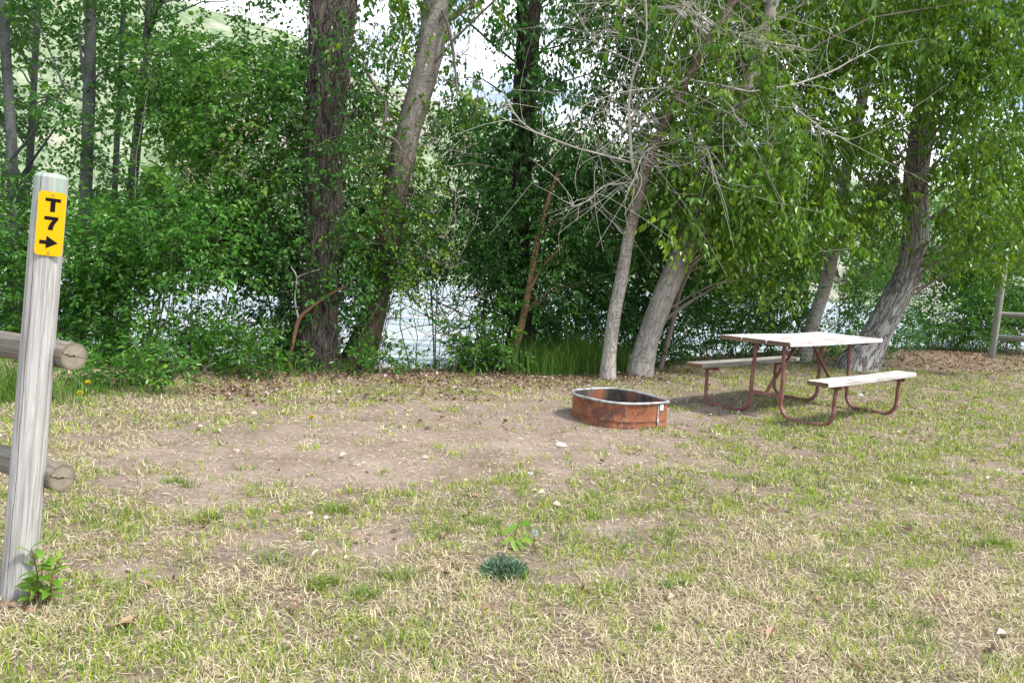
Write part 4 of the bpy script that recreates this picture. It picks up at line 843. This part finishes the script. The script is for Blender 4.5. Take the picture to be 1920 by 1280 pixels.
def round_log(P0, P1, r0, r1, seed, sides=40, n=40, lump=.02, chamfer=0.0):
    s = np.linspace(0, 1, n)[:, None]; P = np.asarray(P0) * (1 - s) + np.asarray(P1) * s; R = np.linspace(r0, r1, n)
    if chamfer: 
        P = np.vstack([P[:-1], P[-1] - unit(P[-1] - P[0]) * chamfer, P[-1]]); R = np.concatenate([R[:-1], [r1], [r1 * .80]])
    mb = MB(); tube(mb, P, R, sides, .012, 6, seed, True, 0, 0, 1, lump); return mb
# the near fence: post with two rails
pb = at_z(33, 1112); pt = at_y(97, 326, pb[1] + .02)
fence = empty('rail_fence', (pb[0], pb[1], float(ground_z(pb[0], pb[1]))), 'weathered grey round-log fence with the yellow sign on its leaning end post', 'fence')
MAT['post_end'] = wood('post_end', (0.22, 0.24, 0.21), (0.42, 0.46, 0.41), (0.58, 0.61, 0.56), (30, 30))
round_log(pb + (pb - pt) * .12, pt, .0585, .0525, 3, 56, 60, chamfer=.014).build('post', [MAT['post_wood'], MAT['post_end']], fence, smooth=False)
rd = unit(np.array([-.87, .50, 0.0]))
for (ex, ey), dz, sd_ in (((139, 668), -.00, 5), ((117, 896), .02, 6)):
    e0 = at_y(ex, ey, 2.80); round_log(e0 + rd * 2.6 + np.array([0, 0, dz]), e0, .052, .0505, sd_, 40, 50, .03).build('rail', [MAT['rail_wood'], MAT['log_end']], fence)
fp = pb + rd * 2.45 + np.array([-.05, .02, 0]); round_log(fp - np.array([0, 0, .2]), fp + np.array([0, 0, 1.35]), .062, .056, 9, chamfer=.014).build('post', [MAT['post_wood'], MAT['post_end']], fence)
# the far fence
qb = at_z(1858, 679); qt = at_y(1885, 487, qb[1]); qb[2] = ground_z(qb[0], qb[1])
ff = empty('rail_fence', qb, 'distant grey-green rail fence ending in a tall post beyond the picnic table', 'fence')
MAT['far_wood_log'] = wood('far_log', (0.13, 0.14, 0.11), (0.27, 0.28, 0.235), (0.38, 0.39, 0.33), (40, 2))
round_log(qb + (qb - qt) * .12, qt, .066, .058, 12, 24, 30, chamfer=.012).build('post', [MAT['far_wood_log'], MAT['log_end']], ff)
for y0, y1 in ((589, 592), (632, 637)):
    a0 = at_y(1866, y0, qb[1] + .10); a1 = at_y(1990, y1 + 3, qb[1] + .10 - .6); round_log(a0, a1, .055, .055, y0, 20, 24).build('rail', [MAT['far_wood_log'], MAT['log_end']], ff)
a1[2] = ground_z(a1[0], a1[1]); 
round_log(a1 - np.array([.1, .1, .2]), a1 + np.array([-.1, -.1, 1.5]), .06, .055, 15, 20, 20, chamfer=.012).build('post', [MAT['far_wood_log'], MAT['log_end']], ff)

# ------------------------------------------------------------------ the yellow sign
t = NT('sign_yellow'); P = t.pos(); nn = t.noise(t.vmap(t.coord('Object'), (30, 3, 4)), 2.0, 3)
MAT['sign_yellow'] = t.done(t.mix(t.math('MULTIPLY', nn, .35), (0.68, 0.385, 0.002), (0.60, 0.325, 0.002)), 0.5, spec=.15)
t = NT('sign_black'); nn = t.noise(t.coord('Object'), 160, 5, .7)
MAT['sign_black'] = t.done(t.mix(t.ramp(nn, [(0.70, (0,0,0)), (0.73, (1,1,1))]), (0.006, 0.005, 0.006), (0.5, 0.42, 0.2)), 0.6, spec=.12)
MAT['screw'] = NT('screw_metal').done((0.45, 0.33, 0.12), 0.45, metal=.8)
ax = unit(pt - pb); sc_h = (pt[2] - at_y(98, 419, pb[1])[2]) / ax[2]
axp = pt - ax * sc_h                                                   # axis point at the height of the sign
nv = EYE - axp; nv[2] = 0; nv = unit(nv); nv = unit(nv - ax * (nv @ ax)); rv = np.cross(ax, nv)
so = axp + nv * .0575 + rv * .0085
sign = empty('site_sign', so, 'yellow rounded sign reading T 7 with a black arrow, screwed to the post', 'sign')
def plate(outline, d0, d1):
    mb = MB(); n = len(outline); o = np.asarray(outline)
    f = lambda d: so + o[:, :1] * rv + o[:, 1:] * ax + nv * d
    V = np.vstack([f(d0), f(d1)]); i = np.arange(n); j = (i + 1) % n
    sides = np.stack([i, j, j + n, i + n], -1)
    mb.add(V, np.concatenate([i[::-1], i + n, sides.ravel()]), [n, n] + [4] * n); return mb
W_, H_, rc = .0425, .1125, .014
rr = [(sx * (W_ - rc) + rc * math.cos(a), sy * (H_ - rc) + rc * math.sin(a)) for sx, sy, a0 in ((1,1,0),(-1,1,90),(-1,-1,180),(1,-1,270)) for a in np.radians(np.linspace(a0, a0 + 90, 8))]
sign_plate = plate(rr, 0, .002).build('plate', MAT['sign_yellow'], sign)
pm = lambda pts, ox, oy, k: [(ox + x * k, oy + y * k) for x, y in pts]
plate(pm([(-.5,.5),(-.5,.26),(-.16,.26),(-.16,-.5),(.16,-.5),(.16,.26),(.5,.26),(.5,.5)], .003, .066, .047), .0025, .0032).build('letter', MAT['sign_black'], sign_plate)
plate(pm([(-.44,.5),(-.44,.24),(.12,.24),(-.02,.06),(-.10,-.12),(-.15,-.30),(-.17,-.5),(.16,-.5),(.18,-.26),(.25,-.04),(.36,.16),(.46,.28),(.46,.5)], .001, .002, .047), .0025, .0032).build('digit', MAT['sign_black'], sign_plate)
plate(pm([(-.62,.13),(-.62,-.17),(-.16,-.17),(-.16,-.50),(.66,-.02),(-.16,.50),(-.16,.13)], -.002, -.065, .044), .0025, .0032).build('arrow', MAT['sign_black'], sign_plate)
for sy in (.101, -.102):
    plate([(math.cos(a) * .0042 + .001, sy + math.sin(a) * .0042) for a in np.linspace(0, 2 * math.pi, 12, endpoint=False)], .002, .0042).build('screw', MAT['screw'], sign_plate)

# ------------------------------------------------------------------ fire ring
t = NT('ring_rust'); uv = t.coord('UV'); P = t.coord('Object')
n1 = t.noise(t.vmap(P, (5, 5, 7)), 1.0, 7, .62, 1.5); n2 = t.noise(t.vmap(P, (16, 16, 5), (3, 1, 2)), 1.0, 5, .6, 2.0); n3 = t.noise(P, 60, 4, .7)
col = t.ramp(n1, [(0.34, (0.075, 0.05, 0.042)), (0.47, (0.16, 0.065, 0.038)), (0.57, (0.29, 0.10, 0.045)), (0.68, (0.12, 0.095, 0.085))])
col = t.mix(t.math('MULTIPLY', t.ramp(n2, [(0.55, (0,0,0)), (0.68, (1,1,1))]), .75), col, (0.46, 0.22, 0.11))
col = t.mix(t.math('MULTIPLY', t.ramp(n2, [(0.28, (1,1,1)), (0.38, (0,0,0))]), .7), col, (0.09, 0.06, 0.055))
col = t.mix(t.math('MULTIPLY', t.ramp(n3, [(0.58, (0,0,0)), (0.7, (1,1,1))]), .3), col, (0.30, 0.26, 0.23))
MAT['rust'] = t.done(col, 0.72, t.bump(n3, .3, .003), metal=.15, spec=.35)
t = NT('ring_soot'); P = t.coord('Object'); n1 = t.noise(t.vmap(P, (6, 6, 3)), 1.0, 5, .6)
MAT['soot'] = t.done(t.ramp(n1, [(0.42, (0.035, 0.03, 0.028)), (0.55, (0.11, 0.075, 0.055)), (0.66, (0.26, 0.075, 0.03))]), 0.85)
t = NT('galvanised'); n1 = t.noise(t.coord('Object'), 18, 5, .65)
MAT['galv'] = t.done(t.ramp(n1, [(0.32, (0.16, 0.16, 0.155)), (0.5, (0.36, 0.37, 0.37)), (0.68, (0.52, 0.54, 0.55))]), 0.5, metal=.35)
out = [(0.562,6.80),(0.60,6.66),(0.70,6.52),(0.80,6.435),(0.90,6.40),(1.00,6.397),(1.12,6.415),(1.22,6.445),(1.30,6.485),(1.365,6.56),(1.39,6.64),(1.37,6.72),(1.31,6.85),(1.23,6.96),(1.12,7.10),(1.02,7.165),(.90,7.185),(.78,7.14),(.67,7.05),(.585,6.93)]
o = np.array(out + out[:1]); o = spline(o, 97)[:-1]; cen = o.mean(0)
ring = empty('fire_ring', (cen[0], cen[1], 0), 'rusty steel fire ring with a rolled grey rim set in bare earth', 'fire ring')
zr = .225
prof = [(-.06, 1.005), (.01, 1.005), (.04, .985), (.055, .975), (.066, .992), (.074, .992), (.085, .978), (.14, .985), (.20, .982), (zr - .005, .99)]
def ring_wall(prof, flip, off):
    mb = MB(); m = len(o); V = []; uv = []
    rad_n = unit(o - cen)
    dent = 1 + .006 * np.sin(np.arange(m) * .6) 
    for z, k in prof:
        p = cen + (o - cen) * k * dent[:, None] + rad_n * off; V.append(np.stack([p[:, 0], p[:, 1], np.full(m, z) + .004 * np.sin(np.arange(m) * .21)], -1))
    V = np.array(V); n = len(prof); idx = np.arange(n * m).reshape(n, m); nx = np.roll(idx, -1, 1)
    q = np.stack([idx[:-1], nx[:-1], nx[1:], idx[1:]], -1).reshape(-1, 4)
    if flip: q = q[:, ::-1]
    return mb.add(V.reshape(-1, 3), q.ravel(), np.full(len(q), 4))
ring_outer = ring_wall(prof, False, 0).build('outer_wall', MAT['rust'], ring, smooth=True); ring_wall(prof, True, -.006).build('inner_wall', MAT['soot'], ring, smooth=True)
mb = MB(); rim = np.vstack([o, o[:2]]); tube(mb, np.hstack([rim, (zr + .004 * np.sin(np.arange(len(rim)) * .21))[:, None]]), .0125, 10, caps=False); mb.build('rim', MAT['galv'], ring, smooth=True)
# seam strip and bare metal clip near the corner
def arc_strip(px, w, z0, z1, off, seedz=0):
    d = np.array([np.linalg.norm(project(np.array([[a, b, .12]]))[0] - px) + (50 if b > cen[1] else 0) for a, b in o]); i = int(np.argmin(d)); tn = unit(o[(i + 1) % len(o)] - o[i - 1]); nn_ = np.array([tn[1], -tn[0]]); nn_ = nn_ if nn_ @ (o[i] - cen) > 0 else -nn_
    mb = MB(); k = 9; z = np.linspace(z0, z1, k); wob = np.where((z > .03) & (z < .09), .006, 0) if z1 > .15 and z0 < .05 else np.zeros(k)
    V = []
    for zz, wb in zip(z, wob):
        c = o[i] + nn_ * (off + wb - .004) 
        for s, dd in ((-w, -.006), (-w, 0), (w, 0), (w, -.006)): V.append([*(c + tn * s + nn_ * dd), zz])
    idx = np.arange(k * 4).reshape(k, 4); q = np.stack([idx[:-1, :-1], idx[:-1, 1:], idx[1:, 1:], idx[1:, :-1]], -1).reshape(-1, 4)
    return mb.add(V, q.ravel(), np.full(len(q), 4))
arc_strip(1235, .007, -.02, .205, .004).build('seam', MAT['galv'], ring_outer); 
MAT['bare_metal'] = NT('bare_metal').done((0.70, 0.72, 0.74), 0.45, metal=.2)
arc_strip(1240, .022, .165, .215, .006).build('clip', MAT['bare_metal'], ring_outer)

# ------------------------------------------------------------------ picnic table
tp = np.array([2.996, 7.839]); yaw = math.radians(41.1); tu = np.array([math.cos(yaw), math.sin(yaw), 0]); tv = np.array([-math.sin(yaw), math.cos(yaw), 0])
TZ = float(ground_z(tp[0], tp[1])); tO = np.array([tp[0], tp[1], 0.0])
def TP(u, v, z): return tO + tu * u + tv * v + np.array([0, 0, z])
table = empty('picnic_table', (tp[0], tp[1], TZ), 'weathered whitewashed picnic table with benches on dusty red tube legs', 'picnic table')
def board_mat(name, lo, mid, hi, peel, amt):
    t = NT(name); uv = t.coord('UV'); g1 = t.noise(t.vmap(uv, (45, 2.5, 1)), 1.0, 6, .65, .8); g2 = t.noise(t.vmap(uv, (9, 2.2, 1), (5, 1, 0)), 1.0, 6, .65, .6)
    col = t.ramp(g1, [(0.28, lo), (0.45, mid), (0.65, hi)]); col = t.mix(t.math('MULTIPLY', t.ramp(g2, [(0.50, (0,0,0)), (0.64, (1,1,1))]), amt), col, peel)
    return t.done(col, .75, t.bump(g1, .6, .003), spec=.25)
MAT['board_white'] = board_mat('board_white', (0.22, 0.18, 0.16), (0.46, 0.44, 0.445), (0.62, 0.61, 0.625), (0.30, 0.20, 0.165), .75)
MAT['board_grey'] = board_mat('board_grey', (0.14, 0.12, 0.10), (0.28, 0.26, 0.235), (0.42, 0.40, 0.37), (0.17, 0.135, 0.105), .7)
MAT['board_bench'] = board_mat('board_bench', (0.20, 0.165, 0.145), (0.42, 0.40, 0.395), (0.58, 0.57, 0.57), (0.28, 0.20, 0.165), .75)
MAT['board_end'] = board_mat('board_end', (0.05, 0.03, 0.02), (0.14, 0.085, 0.05), (0.24, 0.16, 0.10), (0.08, 0.05, 0.035), .6)
t = NT('red_tube'); n1 = t.noise(t.coord('Object'), 14, 6, .65); n2 = t.noise(t.coord('Object'), 60, 3, .6)
rc_ = t.ramp(n1, [(0.32, (0.13, 0.05, 0.043)), (0.5, (0.21, 0.085, 0.078)), (0.7, (0.30, 0.145, 0.135))]); rc_ = t.mix(t.math('MULTIPLY', t.ramp(n2, [(0.62, (0,0,0)), (0.7, (1,1,1))]), .6), rc_, (0.10, 0.055, 0.04))
MAT['red_tube'] = t.done(rc_, .5, t.bump(n2, .2, .002), spec=.4)
rb = np.random.default_rng(3)
def board(name, u0, u1, v0, v1, z0, z1, mat, sag=0.004, round_end=0.0):
    k = 25; u = np.linspace(u0, u1, k); bev = .004; w = v1 - v0; wav = rb.normal() * .002
    pf = [(v0 + bev, z0), (v0, z0 + bev), (v0, z1 - bev), (v0 + bev, z1), (v0 + w * .5, z1 - .0015), (v1 - bev, z1), (v1, z1 - bev), (v1, z0 + bev), (v1 - bev, z0)]
    m = len(pf); V = []; uv = []; per = np.concatenate([[0], np.cumsum(np.linalg.norm(np.diff(np.array(pf), axis=0), axis=1))]); ofs = rb.random() * 5
    for i, uu in enumerate(u):
        s = (uu - u0) / (u1 - u0); dz = -sag * math.sin(math.pi * s) + wav * math.sin(s * 7); pinch = 1.0
        if round_end and s > .95: pinch = 1 - round_end * ((s - .95) / .05) ** 2
        for j, (vv, zz) in enumerate(pf):
            vm = (v0 + v1) / 2; chip = rb.normal() * .0012
            V.append(TP(uu + (rb.normal() * .003 if i in (0, k - 1) else 0), vm + (vv - vm) * pinch + chip, zz + dz)); uv.append((per[j] + ofs, uu + ofs))
    idx = np.arange(k * m).reshape(k, m); nx = np.roll(idx, -1, 1); q = np.stack([idx[:-1], nx[:-1], nx[1:], idx[1:]], -1).reshape(-1, 4)[:, ::-1]
    mb = MB(); mb.add(V, q.ravel(), np.full(len(q), 4), uv)
    for e, fl in ((0, False), (k - 1, True)):
        R_ = np.array(V[e * m:(e + 1) * m]); mb.add(R_, np.arange(m)[::-1] if fl else np.arange(m), [m], [(p[1] * 4, p[0]) for p in pf], mi=1)
    return mb.build(name, [mat, MAT['board_end']], table)
Lh = .957; v = .368
for w, du0, du1 in ((.104, .0, .02), (.122, .012, .03), (.252, .006, -.02), (.236, -.004, -.012)):
    board('table_board', -Lh - du0, Lh + du1, v - w, v, .727, .768, MAT['board_white']); v -= w + .0075
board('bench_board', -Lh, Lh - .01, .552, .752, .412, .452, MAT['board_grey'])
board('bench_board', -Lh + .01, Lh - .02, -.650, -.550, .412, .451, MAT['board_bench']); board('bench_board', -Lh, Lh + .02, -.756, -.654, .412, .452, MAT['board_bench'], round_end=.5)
for u in (-.667, .667):
    for sg in (1, -1):
        vi, vo, r, br_ = .165, .685, .019, .13
        zt_, zs_ = .724, .400; pts = [(vi - .015, zt_), (vi - .010, .55), (vi, .30)]
        for a in np.linspace(0, 90, 7): pts.append((vi + br_ - br_ * math.cos(math.radians(a)), .018 + br_ - br_ * math.sin(math.radians(a))))
        for a in np.linspace(90, 180, 7): pts.append((vo - br_ - br_ * math.cos(math.radians(a)), .018 + br_ - br_ * math.sin(math.radians(a))))
        pts += [(vo + .003, .28), (vo + .006, zs_)]
        P3 = np.array([TP(u, sg * a, b) for a, b in pts]); P3[:, 2] += 0
        mb = MB(); tube(mb, spline(P3, 60), r, 14); leg_o = mb.build('leg', MAT['red_tube'], table, smooth=True)
        mb = MB(); V = [TP(u + a, sg * b, c) for a, b, c in ((-.018,.555,.372),(.018,.555,.372),(.018,.75,.372),(-.018,.75,.372),(-.018,.555,.4105),(.018,.555,.4105),(.018,.75,.4105),(-.018,.75,.4105))]
        mb.add(V, [0,3,2,1, 4,5,6,7, 0,1,5,4, 1,2,6,5, 2,3,7,6, 3,0,4,7], [4]*6); mb.build('bench_bracket', MAT['red_tube'], leg_o)
    def bar(a, b, w, h, name):
        a, b = np.array(a), np.array(b); d = unit(b - a); s_ = unit(np.cross(d, np.array([.01, .02, 1.]))); n_ = np.cross(s_, d); V = [p + s_ * x * w + n_ * y * h for p in (a, b) for x, y in ((-1,-1),(1,-1),(1,1),(-1,1))]
        MB().add(V, [0,3,2,1, 4,5,6,7, 0,1,5,4, 1,2,6,5, 2,3,7,6, 3,0,4,7], [4]*6).build(name, MAT['red_tube'], table)
    bar(TP(u, -.163, .225), TP(u, .163, .225), .016, .014, 'cross_bar')
    bar(TP(u, -.345, .712), TP(u, .345, .712), .018, .0125, 'top_bracket')
    bar(TP(u, 0, .235), TP(u * .18, 0, .722), .016, .008, 'brace')

# ------------------------------------------------------------------ small plants
MAT['stem_red'] = NT('stem_red').done((0.20, 0.085, 0.045), .6); MAT['stem_green'] = NT('stem_green').done((0.16, 0.24, 0.06), .6)
rngp = np.random.default_rng(17)
b0 = at_z(78, 1122); b0[2] = ground_z(b0[0], b0[1])
plant = empty('leafy_weed', b0, 'bright green lance-leaved weed growing at the foot of the sign post', 'plant')
def grow_stem(plant, base, tip, n, L0, W0, seed, mat='leaf_fresh', up=.5):
    rng = np.random.default_rng(seed); P = spline(np.array([base - np.array([0, 0, .02]), base * .5 + tip * .5 + rng.normal(size=3) * .01, tip]), 9)
    mb = MB(); tube(mb, P, np.linspace(.0035, .0015, 9), 6); mb.build('stem', MAT['stem_red'], plant, smooth=True)
    for k in range(n):
        s = .25 + .75 * k / max(n - 1, 1); p = P[min(8, int(s * 8))]; a = k * 2.4 + rng.normal() * .3; d = np.array([math.cos(a), math.sin(a), up + .5 * (s > .85) + rng.normal() * .15]); sz = (1 - .35 * abs(s - .6)) * rng.uniform(.8, 1.15)
        leaf_mesh(MB_ := MB(), p, d, L0 * sz, W0 * sz, .25 + .2 * rng.random(), np.array([0, 0, 1.]) + rng.normal(size=3) * .25, (rng.uniform(.2, 1), rng.uniform(0, .6) if rng.random() < .6 else .9, 0, 1)); MB_.build('leaf', MAT[mat], plant, smooth=True, attr=True)
Yp = b0[1]
for (bx, by), (tx, ty), n, Lq, Wq, sd_ in (((72,1122),(58,1028),9,.105,.028,1),((76,1125),(80,1050),10,.10,.029,2),((84,1126),(102,1062),9,.085,.027,3),((92,1126),(112,1046),7,.068,.020,4),((68,1130),(62,1090),8,.075,.028,5)):
    bb = at_z(bx, by); bb[2] = ground_z(bb[0], bb[1]); grow_stem(plant, bb, at_y(tx, ty, bb[1] - .01), n, Lq, Wq, sd_)
b1 = at_z(963, 1030); b1[2] = ground_z(b1[0], b1[1])
seedl = empty('leafy_seedling', b1, 'thin red-stemmed seedling with a few broad leaves in the grass', 'plant')
P = spline(np.array([b1 - np.array([0, 0, .02]), at_y(966, 1000, b1[1]), at_y(976, 972, b1[1])]), 9); mb = MB(); tube(mb, P, np.linspace(.003, .0014, 9), 6); mb.build('stem', MAT['stem_red'], seedl, smooth=True)
for (ax_, ay), (cx_, cy_), w, tint in (((970,984),(948,996),.022,(.7,.5,0,1)),((971,982),(992,980),.026,(.4,.3,0,1)),((963,1010),(968,1028),.030,(.9,.9,0,1)),((966,1005),(946,1015),.018,(.8,.9,0,1)),((980,1010),(995,1014),.02,(.6,1,0,1)),((966,1012),(985,1024),.018,(.4,.3,0,1))):
    p = at_y(ax_, ay, b1[1]); q_ = at_y(cx_, cy_, b1[1] - .02); leaf_mesh(MB_ := MB(), p, q_ - p, np.linalg.norm(q_ - p) * 1.35, w * 1.35, .1, np.array([0, -.55, .8]), tint); MB_.build('leaf', MAT['leaf_fresh'], seedl, smooth=True, attr=True)
# grey-green cushion plant
b2 = at_z(945, 1075); b2[2] = ground_z(b2[0], b2[1]); cush = empty('cushion_plant', b2, 'low grey-green cushion of small leaves below the seedling', 'plant')
mb = MB(); rng = np.random.default_rng(8); m = 900; u = unit(rng.normal(size=(m, 3))); u[:, 2] = np.abs(u[:, 2]); rr_ = rng.random((m, 1)) ** .4
Pq = b2 + u * rr_ * np.array([.10, .085, .055]) * (1 + .3 * (fbm(u[:, :1] * 3 + 5, u[:, 1:2] * 3 + 5, None, 3, 2) - .5)); tint = np.ones((m, 4)); tint[:, 0] = rng.random(m); tint[:, 1] = (rng.random(m) < .15) * .8
V, l, nn, cc = leaf_polys(rng, Pq, u + rng.normal(size=(m, 3)) * .7 + np.array([0, 0, .4]), rng.normal(size=(m, 3)) + u, rng.uniform(.016, .034, m), .30, tint=tint); mb.add(V, l, nn, col=cc); mb.build('foliage', MAT['leaf_bluegreen'], cush, attr=True)
mb = MB(); thin_tubes(mb, np.stack([np.repeat(b2[None], 30, 0), b2 + u[:30] * np.array([.05, .045, .035]), b2 + u[:30] * np.array([.08, .07, .055])], 1), np.array([.002, .0015, .001])[None], 4); tag(mb.build('stems', MAT['stem_green'], cush), kind='stuff')
# dandelions
G_D = 'dandelions in the grass'
def dandelion(px, py, hpx, label, seed_head=False, r=.019):
    b = at_z(px, py); b[2] = ground_z(b[0], b[1]); h = at_y(px - (2 if not seed_head else -3), py - hpx, b[1] - .02); e = empty('dandelion', b, label, 'dandelion', G_D)
    mb = MB(); tube(mb, spline(np.array([b - np.array([0, 0, .01]), (b + h) / 2 + rngp.normal(size=3) * .006, h]), 9), .0025, 6); mb.build('stem', MAT['stem_red' if seed_head else 'stem_green'], e, smooth=True)
    m = 150; u = unit(rngp.normal(size=(m, 3))); 
    if not seed_head: u[:, 2] = np.abs(u[:, 2]) * .6; u = unit(u)
    c = np.ones((m, 4)); f = rngp.random((m, 1)); c[:, :3] = (np.array((.62, .64, .66)) if seed_head else np.array((.80, .66, .01)) * (1 - f * .25))
    V, l, nn, cc = leaf_polys(rngp, np.repeat(h[None], m, 0) + u * r * .25, u, rngp.normal(size=(m, 3)), np.full(m, r * .8), .35 if not seed_head else .25, tint=c); mb = MB().add(V, l, nn, col=cc); mb.build('seed_head' if seed_head else 'flower_head', MAT['petal'], e, attr=True)
dandelion(152, 756, 19, 'yellow dandelion standing lower at the grass edge behind the sign post', r=.026); dandelion(167, 745, 28, 'yellow dandelion among the tall leafy weeds behind the sign post', r=.024)
dandelion(586, 800, 18, 'single yellow dandelion at the edge of the bare earth', r=.022); dandelion(1000, 1025, 27, 'white fluffy dandelion seed head beside the seedling', True, .017)
# stones
def stone(px, py, w, col, label, flat=.55, seed=0):
    b = at_z(px, py); b[2] = ground_z(b[0], b[1]); r = w * b[1] / F_PX / 2; rng = np.random.default_rng(seed + int(px)); n1, n2 = 7, 10; V = []
    for i in range(n1 + 1):
        for j in range(n2):
            a, p = math.pi * i / n1, 2 * math.pi * j / n2; q_ = np.array([math.sin(a) * math.cos(p), math.sin(a) * math.sin(p), math.cos(a)])
            k = .75 + .5 * float(fbm(q_[:1] * 1.4 + px, q_[1:2] * 1.4 + py, q_[2:] * 1.4, 4, 2)[0]); V.append(b + q_ * k * r * np.array([1, .8, flat]) + np.array([0, 0, r * flat * .45]))
    idx = np.arange((n1 + 1) * n2).reshape(n1 + 1, n2); nx = np.roll(idx, -1, 1); q = np.stack([idx[:-1], idx[1:], nx[1:], nx[:-1]], -1).reshape(-1, 4)
    key = 'stone_%d' % int(col[0] * 1000 + col[2] * 10); 
    if key not in MAT:
        t = NT('stone'); nz_ = t.noise(t.coord('Object'), 60, 5, .6); MAT[key] = t.done(t.mix(nz_, tuple(c * .65 for c in col), col), .85, t.bump(nz_, .4, .004), spec=.2)
    return tag(MB().add(V, q.ravel(), np.full(len(q), 4)).build('stone', MAT[key], smooth=True, origin=b), label, 'stone', 'loose stones on the ground')
WH, PK, GY = (.66, .65, .62), (.52, .37, .33), (.40, .37, .34)
for px, py, w, c, lab in ((1051,839,22,WH,'white flat stone on bare earth in front of the fire ring'),(475,777,17,PK,'pink flat stone at the shaded grass edge'),(427,775,12,PK,'smaller pinkish stone beside the pink flat stone'),(993,891,13,WH,'white pebble at the front edge of the bare earth'),
        (611,972,14,WH,'pale flat pebble among short tufts below the bare earth'),(1613,742,11,WH,'white pebble under the bright bench of the picnic table'),(1560,811,7,WH,'tiny white pebble in front of the table leg'),(1385,773,8,WH,'tiny pale pebble beside the table leg by the fire ring'),(580,1017,13,GY,'grey-white pebble on the trodden patch'),(1130,876,8,GY,'small grey pebble below the fire ring'),(443,848,15,PK,'pale pinkish chip of stone on the bare earth')):
    stone(px, py, w, c, lab)
